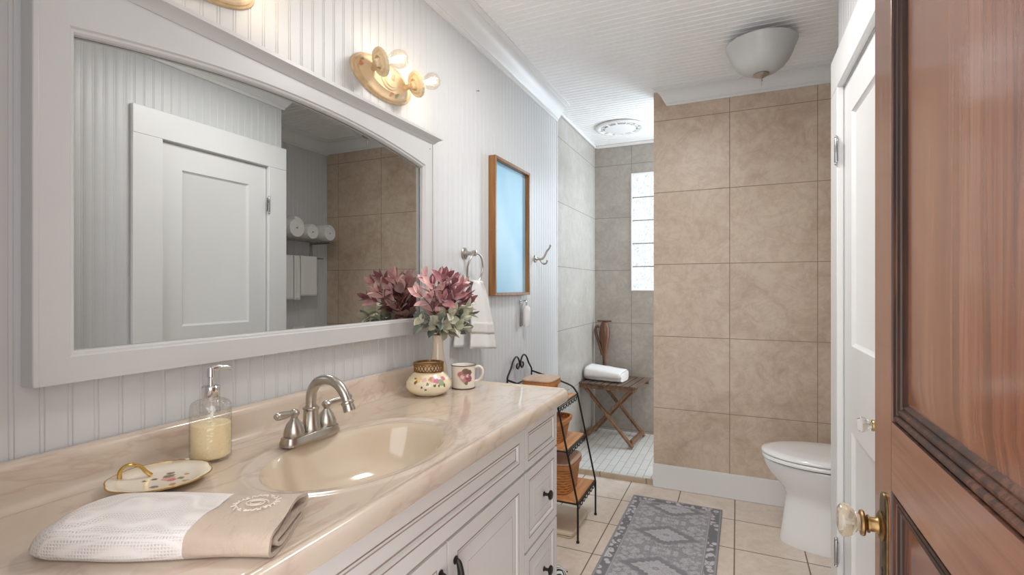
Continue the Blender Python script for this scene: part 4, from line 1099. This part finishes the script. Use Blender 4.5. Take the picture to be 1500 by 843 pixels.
MB().box(0.004, 0.014, -HY + 0.0155, HY - 0.0155, -HZ + 0.0155, HZ - 0.0155).build('glass_pane', BG.m, fp)

# ---- robe hook
rh = thing('robe_hook', 'nickel double robe hook right of the framed glass panel', 'hook', (0.0004, 2.862, 1.450))
MB().lathe([(0.022, 0), (0.023, 0.004), (0.020, 0.008), (0.013, 0.010), (0.011, 0.014), (0.008, 0.022)], 22, axis_matrix((0, 0, 0), (1, 0, 0))).build('base', NICKEL, rh)
p = crom([(0.018, 0, 0), (0.040, 0, -0.004), (0.058, 0.004, 0.012), (0.074, 0.006, 0.044), (0.090, 0.006, 0.062), (0.098, 0.006, 0.078)], 6)
MB().tube(p, [0.0075 - 0.0028 * i / (len(p) - 1) for i in range(len(p))], 12).sphere(p[-1], 0.0075, 12, 8).build('upper_arm', NICKEL, rh)
p = crom([(0.032, 0, -0.002), (0.044, 0, -0.022), (0.058, 0, -0.033), (0.074, 0, -0.028), (0.080, 0, -0.014)], 6)
MB().tube(p, [0.0065 - 0.002 * i / (len(p) - 1) for i in range(len(p))], 12).sphere(p[-1], 0.0065, 12, 8).build('lower_arm', NICKEL, rh)

# ---- little chrome and white holder under the panel
hd = thing('wall_holder', 'small chrome bracket with a white rounded holder hanging below the framed panel', 'holder', (0.0004, 2.640, 1.125))
MB().box(0, 0.005, -0.020, 0.020, -0.075, 0.075).build('bracket', DARKCHROME, hd, bevel=0.0024, seg=3)
MB().tube(crom([(0.004, 0, 0.060), (0.020, 0, 0.072), (0.034, 0, 0.066), (0.036, 0, 0.050), (0.030, 0, 0.040)], 5), 0.0045, 10).build('hook', CHROME, hd)
MB().lathe([(0.004, -0.078), (0.016, -0.077), (0.021, -0.070), (0.0225, -0.04), (0.0215, 0.01), (0.018, 0.032), (0.010, 0.044), (0.003, 0.047)], 26, Matrix.Translation((0.034, 0.004, 0)), scale=(1, 0.85)).build('white_body', plain('white_plastic', (0.8, 0.8, 0.8, 1), 0.25), hd)

# ================================================================== BEYOND THE VANITY
# ---- wire rack with three wooden shelves
RY0, RY1 = 2.400, 2.740
rk = thing('wire_shelf_rack', 'black wrought iron rack with three honey wood shelves and a scrolled back', 'shelf rack', (0.020, 2.570, 0.0))
hy = (RY1 - RY0) / 2
xb = 0.006
def sx(z): return 0.285 + (0.390 - 0.285) * (0.680 - z) / (0.680 - 0.20)     # slanting front leg
for sy in (-1, 1):
    y = sy * hy
    side = [(xb, y, 0.004), (xb, y, 0.40), (xb, y, 0.765), (xb + 0.012, y, 0.780)]
    MB().tube([(xb, y, 0.002), (xb, y, 0.30), (xb, y, 0.60), (xb, y, 0.780)], 0.0050, 10).build('rear_leg', BLACKM, rk)
    fr_ = crom([(xb, y, 0.782), (0.10, y, 0.758), (0.20, y, 0.730), (0.255, y, 0.710), (0.280, y, 0.682)], 6)[:-1] + [Vector((sx(z), y, z)) for z in (0.672, 0.5, 0.35, 0.205)] + [Vector((sx(0.195) + 0.001, y, 0.185)), Vector((sx(0.19), y, 0.10)), Vector((sx(0.19), y, 0.010))]
    MB().tube(fr_, 0.0052, 10).lathe([(0.0075, 0.0005), (0.0085, 0.006), (0.006, 0.012)], 10, Matrix.Translation((sx(0.19), y, 0))).build('front_leg', BLACKM, rk)
cr = MB()
for sy in (-1, 1):
    pts = [(xb, sy * hy, 0.782), (xb, sy * (hy - 0.004), 0.800), (xb, sy * (hy - 0.045), 0.836), (xb, sy * (hy - 0.075), 0.872), (xb, sy * 0.060, 0.890), (xb, sy * 0.032, 0.884), (xb, sy * 0.012, 0.862),
           (xb, sy * 0.010, 0.838), (xb, sy * 0.026, 0.822), (xb, sy * 0.044, 0.830), (xb, sy * 0.044, 0.846), (xb, sy * 0.034, 0.850)]
    cr.tube(crom(pts, 6), 0.0048, 10)
cr.tube([(xb, -hy, 0.742), (xb, hy, 0.742)], 0.0045, 8)
cr.build('scroll_back', BLACKM, rk)
SH = {}
for z in (0.672, 0.452, 0.198):
    dp = sx(z) - 0.004
    sh = MB().box(0.012, dp - 0.002, -hy + 0.006, hy - 0.006, z - 0.014, z).build('shelf', SHELFWOOD, rk, bevel=0.003)
    rim = MB()
    for y in (-hy + 0.001, hy - 0.001): rim.tube([(xb, y, z - 0.008), (dp + 0.003, y, z - 0.008)], 0.0035, 8)
    rim.tube([(dp + 0.003, -hy, z - 0.008), (dp + 0.003, hy, z - 0.008)], 0.0038, 8)
    rim.tube([(dp + 0.003, -hy, z - 0.018), (dp + 0.003, hy, z - 0.018)], 0.0026, 8)
    N = 7
    sc = []
    for k in range(N * 8 + 1):
        ph = (k % 8) / 8
        yy = -hy + 0.01 + (2 * hy - 0.02) * k / (N * 8)
        sc.append((dp + 0.003, yy, z - 0.019 - 0.019 * abs(math.sin(PI * k / 8)) ** 0.8))
    rim.tube(sc, 0.0026, 6)
    rim.build('shelf_wire', BLACKM, sh)

# ---- woven baskets
def weave_mat():
    M = Mat('woven_splint', lin(196, 130, 70), 0.5)
    x = M.xyz()
    ang = M.math('ARCTAN2', x[1], x[0])
    u = M.math('MULTIPLY', ang, 22.0 / PI * 0.5)
    row = M.math('FLOOR', M.math('DIVIDE', x[2], 0.014))
    ck = M.math('SINE', M.math('MULTIPLY', M.math('ADD', u, M.math('MULTIPLY', row, 0.5)), 2 * PI))
    band = M.math('SINE', M.math('MULTIPLY', M.math('FRACT', M.math('DIVIDE', x[2], 0.014)), PI))
    h = M.math('MULTIPLY', M.math('MULTIPLY_ADD', ck, 0.5, 0.5), band)
    f = M.noise(sc=60, det=3)[0]
    c = M.mix(M.math('MULTIPLY', f, 0.5), lin(206, 140, 78), lin(168, 104, 52))
    M.color(M.mix(M.ramp(band, [(0.1, (0.8, 0.8, 0.8)), (0.4, (0, 0, 0))]), c, lin(110, 62, 30)))
    M.bump(h, 0.9, 0.006)
    return M.m
WEAVE = weave_mat()
RIMW = wood_mat('basket_rim_wood', lin(168, 102, 50), lin(196, 128, 70), lin(212, 150, 92), 1, 2, 0.4)
LINER = terry('pink_grey_lid_cloth', lin(196, 172, 160), 500, 0.2)
LIDW = wood_mat('pale_lid_wood', lin(176, 142, 118), lin(198, 166, 142), lin(212, 184, 162), 1, 2, 0.45)
def sup(hx, hy_, z, n=56, e=0.5):
    r = []
    for k in range(n):
        a = 2 * PI * k / n; c, s_ = math.cos(a), math.sin(a)
        r.append((hx * math.copysign(abs(c) ** e, c), hy_ * math.copysign(abs(s_) ** e, s_), z))
    return r
def basket(label, loc, hx, hy_, h, taper, lid, rz=0):
    b_ = thing('woven_basket', label, 'basket', loc, (0, 0, rz), group='woven baskets on the wire rack')
    rings = [sup(hx * (taper + (1 - taper) * t), hy_ * (taper + (1 - taper) * t), 0.0005 + h * t) for t in [i / 8 for i in range(9)]]
    MB().loft(rings + [sup(hx - 0.006, hy_ - 0.006, h), sup(hx * taper, hy_ * taper, 0.012)], cap1=True).build('basket_body', WEAVE, b_, ang=50)
    MB().loft([sup(hx + 0.001, hy_ + 0.001, h - 0.020), sup(hx + 0.005, hy_ + 0.005, h - 0.019), sup(hx + 0.006, hy_ + 0.006, h + 0.002), sup(hx - 0.003, hy_ - 0.003, h + 0.003), sup(hx - 0.004, hy_ - 0.004, h - 0.018)]).build('rim_band', RIMW, b_, ang=50)
    if lid:
        MB().loft([sup(hx + 0.004, hy_ + 0.004, h + 0.0035), sup(hx + 0.006, hy_ + 0.006, h + 0.006), sup(hx + 0.005, hy_ + 0.005, h + 0.012), sup(hx - 0.012, hy_ - 0.012, h + 0.016)]).build('lid', lid, b_, ang=50)
    return b_
basket('low woven basket with a flat lid on the top rack shelf', (0.155, 2.572, 0.6725), 0.085, 0.098, 0.092, 0.78, LIDW)
basket('woven basket on the middle rack shelf, partly behind the vanity', (0.225, 2.555, 0.4525), 0.085, 0.105, 0.120, 0.74, None)
basket('deep woven basket with a flat lid on the lowest rack shelf', (0.235, 2.562, 0.1985), 0.125, 0.125, 0.155, 0.86, LIDW)

# ---- scale and a scrap of striped cloth on the floor
bs = thing('bathroom_scale', 'flat cream bathroom scale on the floor under the rack', 'scale', (0.215, 2.570, 0.0), (0, 0, 0))
SCALEM = plain('cream_scale_plastic', lin(214, 200, 178), 0.35, nz=0.03, nsc=20)
def rr(hx, hy_, r, z):
    o = []
    for cx, cy, a0 in ((hx - r, hy_ - r, 0), (r - hx, hy_ - r, 90), (r - hx, r - hy_, 180), (hx - r, r - hy_, 270)):
        for k in range(6):
            a = math.radians(a0 + 18 * k); o.append((cx + r * math.cos(a), cy + r * math.sin(a), z))
    return o
MB().loft([rr(0.156, 0.146, 0.016, 0.0005), rr(0.160, 0.150, 0.018, 0.003), rr(0.160, 0.150, 0.018, 0.010), rr(0.156, 0.146, 0.016, 0.0125)]).build('base', SCALEM, bs, ang=40)
MB().loft([rr(0.160, 0.150, 0.018, 0.015), rr(0.163, 0.153, 0.02, 0.017), rr(0.163, 0.153, 0.02, 0.027), rr(0.159, 0.149, 0.018, 0.030)]).build('platform', SCALEM, bs, ang=40)
MB().loft([rr(0.150, 0.140, 0.016, 0.0125), rr(0.150, 0.140, 0.016, 0.0152)]).build('shadow_gap', SEAM, bs)
STR = Mat('black_white_stripes', (0.8, 0.8, 0.8, 1), 0.85)
STR.color(STR.mix(STR.math('GREATER_THAN', STR.math('SINE', STR.math('MULTIPLY', STR.xyz()[1], 2 * PI / 0.022)), 0.1), (0.75, 0.75, 0.74, 1), (0.03, 0.03, 0.035, 1)))
m = MB(); rows = []
for i in range(13):
    rows.append([(-0.07 + 0.14 * k / 14, -0.055 + 0.11 * i / 12, 0.0215 + 0.006 * math.sin(k * 0.9 + i * 0.5) + 0.004 * math.sin(i * 1.1) - 0.017 * (1 if k in (0, 14) or i in (0, 12) else 0)) for k in range(15)])
sheet(rows, m)
sheet([[(p[0] * 0.98, p[1] * 0.98, 0.0008) for p in r] for r in rows], m)
edge = [p for p in rows[0]] + [r[-1] for r in rows[1:]] + [p for p in reversed(rows[-1][:-1])] + [r[0] for r in reversed(rows[1:-1])]
N = len(edge)
m.add(edge + [(p[0] * 0.98, p[1] * 0.98, 0.0008) for p in edge], [(k, (k + 1) % N, N + (k + 1) % N, N + k) for k in range(N)])
o = m.build('striped_cloth', STR.m, ang=80, weld=True)
o.location = (0.375, 2.085, 0.0)
tag(o, 'small folded black and white striped cloth on the floor past the vanity end', 'cloth')

# ---- folding stool in the shower
st = thing('folding_stool', 'folding teak stool with a slatted seat standing in the shower', 'stool', (0.215, 4.055, 0.0315), (0, 0, math.radians(-5)))
SHX, SHY, SZ = 0.248, 0.232, 0.489
for k in range(9):
    x = -SHX + 0.026 + (2 * SHX - 0.052) * k / 8
    MB().box(x - 0.0225, x + 0.0225, -SHY, SHY, SZ - 0.014, SZ).build('slat', STOOLWOOD, st, bevel=0.002)
for sy in (-1, 1):
    MB().box(-SHX + 0.01, SHX - 0.012, sy * (SHY - 0.032) - 0.010, sy * (SHY - 0.032) + 0.010, SZ - 0.047, SZ - 0.0142).build('seat_rail', STOOLLEG, st, bevel=0.002)
for sy in (-1, 1):
    y1, y2 = sy * (SHY - 0.058), sy * (SHY - 0.082)
    MB().beam((-SHX + 0.055, y1, SZ - 0.030), (SHX - 0.040, y1, 0.012), 0.018, 0.038, (0, 1, 0)).build('leg', STOOLLEG, st, bevel=0.002)
    MB().beam((SHX - 0.055, y2, SZ - 0.030), (-SHX + 0.040, y2, 0.012), 0.018, 0.038, (0, 1, 0)).build('leg', STOOLLEG, st, bevel=0.002)
y1 = SHY - 0.058
MB().box(SHX - 0.066, SHX - 0.044, -y1 + 0.0092, y1 - 0.0092, 0.030, 0.066).build('stretcher', STOOLLEG, st, bevel=0.002)
y2 = SHY - 0.082
MB().box(-SHX + 0.044, -SHX + 0.066, -y2 + 0.0092, y2 - 0.0092, 0.030, 0.066).build('stretcher', STOOLLEG, st, bevel=0.002)
for sy in (-1, 1):
    y = sy * (SHY - 0.070)
    MB().lathe([(0.006, -0.026), (0.006, 0.026)], 12, axis_matrix((0.0075, y, 0.235), (0, 1, 0))).build('pivot_bolt', DARKCHROME, st)
# ---- rolled bath towel on it
def rolled(name, label, loc, rz, L, R, group=None, flat=1.0, turns=3.2, rx=0.0):
    """towel rolled up, its spiral end facing -x"""
    t_ = thing(name, label, 'towel', loc, (rx, 0, rz), group)
    n = 110; th = R / (turns + 0.6)
    rings = []
    def sp(f):
        a = f * turns * 2 * PI + 0.6; r = 0.006 + (R - th * 0.5 - 0.006) * f
        return Vector((0, r * math.cos(a), r * math.sin(a) * flat))
    C = [sp(i / (n - 1)) for i in range(n)]
    outl = []; inn = []
    for i in range(n):
        tg = (C[min(n - 1, i + 1)] - C[max(0, i - 1)]).normalized()
        nr = Vector((0, tg.z, -tg.y))
        outl.append(C[i] + nr * th * 0.47); inn.append(C[i] - nr * th * 0.47)
    loop = outl + inn[::-1]
    zmin = min(p.z for p in loop)
    X = [(-L / 2, 0.985), (-L / 2 + 0.004, 1.0), (-L / 4, 1.005), (0, 1.0), (L / 4, 1.008), (L / 2 - 0.004, 1.0), (L / 2, 0.985)]
    rings = [[(x, p.y * k, (p.z - zmin) * k) for p in loop] for x, k in X]
    MB().loft(rings).build('towel_roll', TERRY, t_, ang=70)
    return t_
bt = thing('folded_bath_towel', 'thick white bath towel loosely folded on the slatted stool', 'towel', (0.165, 4.020, 0.5215), (0, 0, math.radians(-8)))
rings = []
for i in range(15):
    u = -0.155 + 0.31 * i / 14; e_ = 1 - abs(u / 0.155) ** 6 * 0.10
    S = []
    for k in range(40):
        a = 2 * PI * k / 40; c, s_ = math.cos(a), math.sin(a)
        hx, hz = 0.098, 0.047
        yy = hx * math.copysign(abs(c) ** 0.45, c) * e_; zz = hz + hz * math.copysign(abs(s_) ** 0.45, s_) * e_
        zz += (0.010 * (yy / hx) + 0.012 * (-u / 0.155) + 0.004 * math.sin(u * 30 + yy * 20)) * (zz / (2 * hz))
        crease = 0.010 * math.exp(-((zz - 0.038) / 0.006) ** 2) if c < 0 else 0
        S.append((u, yy + crease, max(0.0004, zz)))
    rings.append(S)
MB().loft(rings).build('towel_bulk', TERRY, bt, ang=75)
fl_ = MB(); rows = []                                   # the top layer, turned over the near edge
for i in range(16):
    u = -0.150 + 0.306 * i / 15; dz = -0.012 * u / 0.155
    rows.append([(u, -0.1035, 0.030), (u, -0.1045, 0.052 + 0.002 * math.sin(u * 25)), (u, -0.101, 0.074 + dz * .7), (u, -0.090, 0.0865 + dz), (u, -0.05, 0.0935 + dz), (u, 0.0, 0.0985 + dz), (u, 0.05, 0.1010 + dz)])
sheet(rows, fl_).build('top_flap', TERRY, bt, ang=180, solid=0.007)

# ---- carved wooden back brush in the corner
br = thing('carved_wooden_brush', 'red-brown carved wooden brush with a curled handle standing behind the bath towel', 'brush', (0.092, 4.255, 0.5215))
prof = [(0.002, 0.0), (0.030, 0.0), (0.031, 0.006), (0.022, 0.012), (0.018, 0.05), (0.0175, 0.12), (0.020, 0.18), (0.029, 0.25), (0.041, 0.31), (0.046, 0.36), (0.042, 0.405), (0.032, 0.435), (0.029, 0.452), (0.002, 0.456)]
MB().lathe(prof, 28, scale=(1, 0.72)).build('carved_body', REDWOOD, br, ang=60)
MB().box(-0.062, 0.060, -0.012, 0.012, 0.4565, 0.468).build('top_bar', wood_mat('dark_bar_wood', lin(64, 34, 22), lin(96, 54, 36), lin(120, 72, 50), 0, 2), br, bevel=0.004, seg=3)
MB().tube(crom([(-0.018, 0, 0.17), (-0.040, 0, 0.25), (-0.066, 0, 0.32), (-0.080, 0, 0.375), (-0.074, 0, 0.408), (-0.058, 0, 0.415), (-0.052, 0, 0.400)], 7), [0.014 - 0.005 * i / 42 for i in range(43)], 14).build('curled_handle', REDWOOD, br)

# ---- rug
rg = MB().box(-0.25, 0.25, -0.60, 0.60, 0.0006, 0.0075).build('patterned_rug', RUG, bevel=0.002)
rg.location = (0.802, 2.487, 0.0); rg.rotation_euler = (0, 0, math.radians(-0.6))
tag(rg, 'grey oriental runner rug with pale medallions on the tile floor', 'rug')
MBE = MB()

# ================================================================== TOILET ALCOVE
tl = thing('toilet', 'white skirted toilet with closed lid, half hidden by the closet casing', 'toilet', (1.60, 2.865, 0.0))
def egg(xf, xbk, hw, z, n=56, p=2.2, pf=2.0):
    """egg outline: pointed-round front at xf, squarer back at xbk (local x, front negative)"""
    r = []; xm = xf + (xbk - xf) * 0.52
    for k in range(n):
        a = 2 * PI * k / n; c, s_ = math.cos(a), math.sin(a)
        if c < 0: x = xm + (xm - xf) * -math.copysign(abs(c) ** (2 / pf), 1); 
        else: x = xm + (xbk - xm) * abs(c) ** (2 / 3.4)
        e = 2 / (pf if c < 0 else 3.0)
        r.append((x, hw * math.copysign(abs(s_) ** e, s_), z))
    return r
T = [(-0.268, 0.40, 0.128, 0.0006), (-0.270, 0.40, 0.130, 0.012), (-0.262, 0.40, 0.124, 0.06), (-0.252, 0.40, 0.118, 0.14), (-0.244, 0.40, 0.116, 0.21), (-0.242, 0.40, 0.120, 0.245), (-0.256, 0.40, 0.134, 0.275),
     (-0.288, 0.40, 0.152, 0.310), (-0.318, 0.40, 0.168, 0.345), (-0.336, 0.40, 0.178, 0.378), (-0.342, 0.40, 0.182, 0.398), (-0.342, 0.40, 0.182, 0.408), (-0.336, 0.40, 0.177, 0.412)]
MB().loft([egg(a, b_, c, z) for a, b_, c, z in T]).build('bowl', PORCELAIN, tl, ang=60)
MB().loft([egg(-0.336, 0.19, 0.178, 0.4125), egg(-0.336, 0.19, 0.178, 0.417)]).build('dark_gap', SEAM, tl)
MB().loft([egg(-0.346, 0.20, 0.186, 0.4175), egg(-0.351, 0.205, 0.190, 0.421), egg(-0.351, 0.205, 0.190, 0.434), egg(-0.347, 0.20, 0.187, 0.437)]).build('seat', PORCELAIN, tl, ang=50)
MB().loft([egg(-0.348, 0.203, 0.188, 0.4405), egg(-0.353, 0.207, 0.192, 0.444), egg(-0.353, 0.207, 0.192, 0.451), egg(-0.347, 0.202, 0.187, 0.458), egg(-0.315, 0.18, 0.16, 0.464), egg(-0.2, 0.1, 0.08, 0.467)]).build('lid', PORCELAIN, tl, ang=50)
MB().loft([egg(-0.340, 0.195, 0.181, 0.4372), egg(-0.340, 0.195, 0.181, 0.4404)]).build('dark_gap', SEAM, tl)
def rrect(x0, x1, y0, y1, r, z, n=6):
    o = []
    for cx, cy, a0 in ((x1 - r, y1 - r, 0), (x0 + r, y1 - r, 90), (x0 + r, y0 + r, 180), (x1 - r, y0 + r, 270)):
        for k in range(n + 1):
            a = math.radians(a0 + 90 * k / n); o.append((cx + r * math.cos(a), cy + r * math.sin(a), z))
    return o
MB().loft([rrect(0.30, 0.50, -0.19, 0.19, 0.04, 0.4125), rrect(0.295, 0.505, -0.195, 0.195, 0.04, 0.44), rrect(0.285, 0.510, -0.205, 0.205, 0.04, 0.74)]).build('tank', PORCELAIN, tl, ang=50)
MB().loft([rrect(0.277, 0.515, -0.213, 0.213, 0.04, 0.7405), rrect(0.275, 0.517, -0.215, 0.215, 0.04, 0.75), rrect(0.275, 0.517, -0.215, 0.215, 0.04, 0.770), rrect(0.285, 0.508, -0.205, 0.205, 0.04, 0.778)]).build('tank_lid', PORCELAIN, tl, ang=50)
MB().lathe([(0.018, 0.7782), (0.019, 0.781), (0.016, 0.784), (0.002, 0.7845)], 22, Matrix.Translation((0.40, 0, 0))).build('flush_button', CHROME, tl)
for sy in (-1, 1):
    MB().lathe([(0.012, 0.4125), (0.013, 0.436), (0.010, 0.440)], 14, Matrix.Translation((0.225, sy * 0.07, 0))).build('seat_hinge', PORCELAIN, tl)

# ---- towel shelf over the toilet with rolled and hanging towels
ts = thing('towel_shelf', 'chrome hotel towel shelf with hanging bar on the wall over the toilet', 'towel shelf', (XA - 0.0006, 2.84, 1.640))
hy = 0.305
for y in (-0.27, 0.27):
    m = MB().box(-0.006, 0.0, y - 0.014, y + 0.014, -0.155, 0.012)
    m.box(-0.225, -0.006, y - 0.004, y + 0.004, -0.012, 0.004)
    m.box(-0.012, -0.006, y - 0.004, y + 0.004, -0.145, -0.012)
    m.beam((-0.008, y, -0.128), (-0.105, y, -0.128), 0.008, 0.012)
    m.build('bracket', DARKCHROME, ts, bevel=0.001)
for k in range(5):
    x = -0.03 - 0.045 * k
    MB().tube([(x, -hy, 0.0085), (x, hy, 0.0085)], 0.0045, 10).build('shelf_rod', DARKCHROME, ts)
for y in (-hy, hy): MB().tube([(-0.028, y, 0.0085), (-0.212, y, 0.0085)], 0.0045, 10).build('end_rail', DARKCHROME, ts)
MB().tube([(-0.100, -hy + 0.0, -0.128), (-0.100, hy, -0.128)], 0.0065, 12).build('towel_bar', DARKCHROME, ts)
G = 'rolled white towels on the towel shelf'
rolled('rolled_towel', 'rolled white towel at the tile-wall end of the towel shelf, seen in mirror', (XA - 0.135, 3.085, 1.6545), 0, 0.20, 0.068, G)
rolled('rolled_towel', 'rolled white towel in the middle of the towel shelf, seen in mirror', (XA - 0.135, 2.905, 1.6545), 0, 0.20, 0.064, G, 0.95)
rolled('rolled_towel', 'largest rolled white towel, next to the closet edge in the mirror', (XA - 0.135, 2.752, 1.6545), 0, 0.20, 0.082, G)
def bar_towel(label, y, w, zlo, zback, xo):
    o = []
    xc = XA - 0.1006
    r = 0.0105 + xo
    rows = []
    for i in range(16):
        t = i / 15; z = -(zlo) * (1 - t)
        rows.append([(-r - 0.004 * math.sin(k * 0.5) * (1 - t), -w / 2 + w * k / 16, z) for k in range(17)])
    for q_ in range(1, 8):
        a = PI - PI * q_ / 8
        rows.append([(r * math.cos(a), -w / 2 + w * k / 16, r * math.sin(a)) for k in range(17)])
    for i in range(12):
        t = i / 11
        rows.append([(r + 0.003 * math.sin(k * 0.6) * t, -w / 2 + w * k / 16, -zback * t) for k in range(17)])
    e = thing('bar_towel', label, 'towel', (xc, y, 1.512), group='white towels on the bar of the towel shelf')
    sheet(rows).build('towel_cloth', TERRY, e, ang=180, solid=0.006)
bar_towel('white towel hung nearest the tile wall on the chrome bar', 2.985, 0.165, 0.305, 0.30, 0.0)
bar_towel('narrow white towel hanging between two others on the chrome bar', 2.866, 0.055, 0.335, 0.33, 0.0)
bar_towel('white towel on the chrome bar partly hidden by the closet edge', 2.745, 0.17, 0.33, 0.32, 0.0)
ol = thing('wall_plate', 'small white wall plate below the hanging towels, low in the mirror', 'wall plate', (XA - 0.0006, 2.985, 0.915))
MB().loft([[(p[2] * -1, p[0], p[1]) for p in rrect(-0.058, 0.058, -0.040, 0.040, 0.006, z_)] for z_ in (0.0, 0.004)] + [[(-0.006, p[0], p[1]) for p in rrect(-0.055, 0.055, -0.037, 0.037, 0.006, 0)]]).build('plate', WHITE, ol)
MB().box(-0.0085, -0.006, -0.03, 0.03, -0.018, 0.018).build('rocker', DARKCHROME, ol, bevel=0.001)

# ================================================================== CEILING
lp = thing('ceiling_light', 'unlit frosted glass bowl ceiling light with nickel finial before the tile wall', 'ceiling light', (1.243, 2.765, ZC - 0.0065))
SHADE = Mat('frosted_white_glass', (0.56, 0.56, 0.55, 1), 0.35, Coat_Weight=0.15).m
MB().lathe([(0.004, 0.0), (0.062, 0.0), (0.064, -0.006), (0.060, -0.018), (0.014, -0.022), (0.011, -0.05), (0.011, -0.180), (0.004, -0.181)], 32).build('canopy', NICKEL, lp)
sh = [(0.020, -0.1825), (0.050, -0.179), (0.080, -0.168), (0.106, -0.148), (0.127, -0.120), (0.141, -0.090), (0.150, -0.064), (0.158, -0.046), (0.162, -0.038), (0.163, -0.034), (0.158, -0.033), (0.152, -0.041), (0.143, -0.062), (0.133, -0.090), (0.119, -0.117), (0.100, -0.141), (0.075, -0.160), (0.048, -0.171), (0.020, -0.1745)]
MB().lathe(sh, 56, cap0=False, cap1=False).build('glass_bowl', SHADE, lp, ang=60)
MB().lathe([(0.012, -0.1815), (0.036, -0.1835), (0.037, -0.187), (0.028, -0.193), (0.016, -0.197), (0.012, -0.201), (0.006, -0.204), (0.003, -0.207), (0.007, -0.211), (0.007, -0.216), (0.003, -0.221), (0.0022, -0.234), (0.001, -0.246)], 28).build('finial', NICKEL, lp)
vt = thing('round_ceiling_vent', 'round white ceiling vent over the shower', 'vent', (0.308, 3.875, ZC - 0.0045))
MB().lathe([(0.130, 0.0), (0.186, 0.0), (0.190, -0.005), (0.186, -0.012), (0.172, -0.016), (0.160, -0.015), (0.152, -0.009), (0.130, -0.005)], 56, cap0=False, cap1=False).build('outer_ring', WHITE, vt, ang=50)
MB().lathe([(0.001, -0.019), (0.060, -0.0185), (0.100, -0.017), (0.118, -0.015), (0.120, -0.012), (0.110, -0.008), (0.001, -0.008)], 56).build('centre_disc', WHITE, vt, ang=50)
m = MB()
for k in range(12):
    a = 2 * PI * k / 12
    m.beam((0.115 * math.cos(a), 0.115 * math.sin(a), -0.013), (0.156 * math.cos(a), 0.156 * math.sin(a), -0.013), 0.010, 0.006)
m.lathe([(0.132, -0.010), (0.135, -0.014), (0.138, -0.010)], 48, cap0=False, cap1=False)
m.build('spokes', WHITE, vt)
MB().lathe([(0.002, -0.0005), (0.150, -0.0005), (0.150, -0.004)], 40, cap1=False).build('backing', plain('vent_backing_grey', (0.62, 0.62, 0.62, 1), 0.7), vt)

cl = thing('ceiling_light', 'flat white flush lamp body added out of view round the room fill light', 'ceiling light', (0.80, 1.78, ZC - 0.0045))  # unseen body, added to go with the ceiling fill light
MB().lathe([(0.004, 0.0), (0.205, 0.0), (0.205, -0.030), (0.198, -0.034), (0.004, -0.034)], 48).build('rim', NICKEL, cl)
MB().lathe([(0.192, -0.0345), (0.192, -0.058), (0.180, -0.070), (0.004, -0.074)], 48).build('diffuser', SHADE, cl)
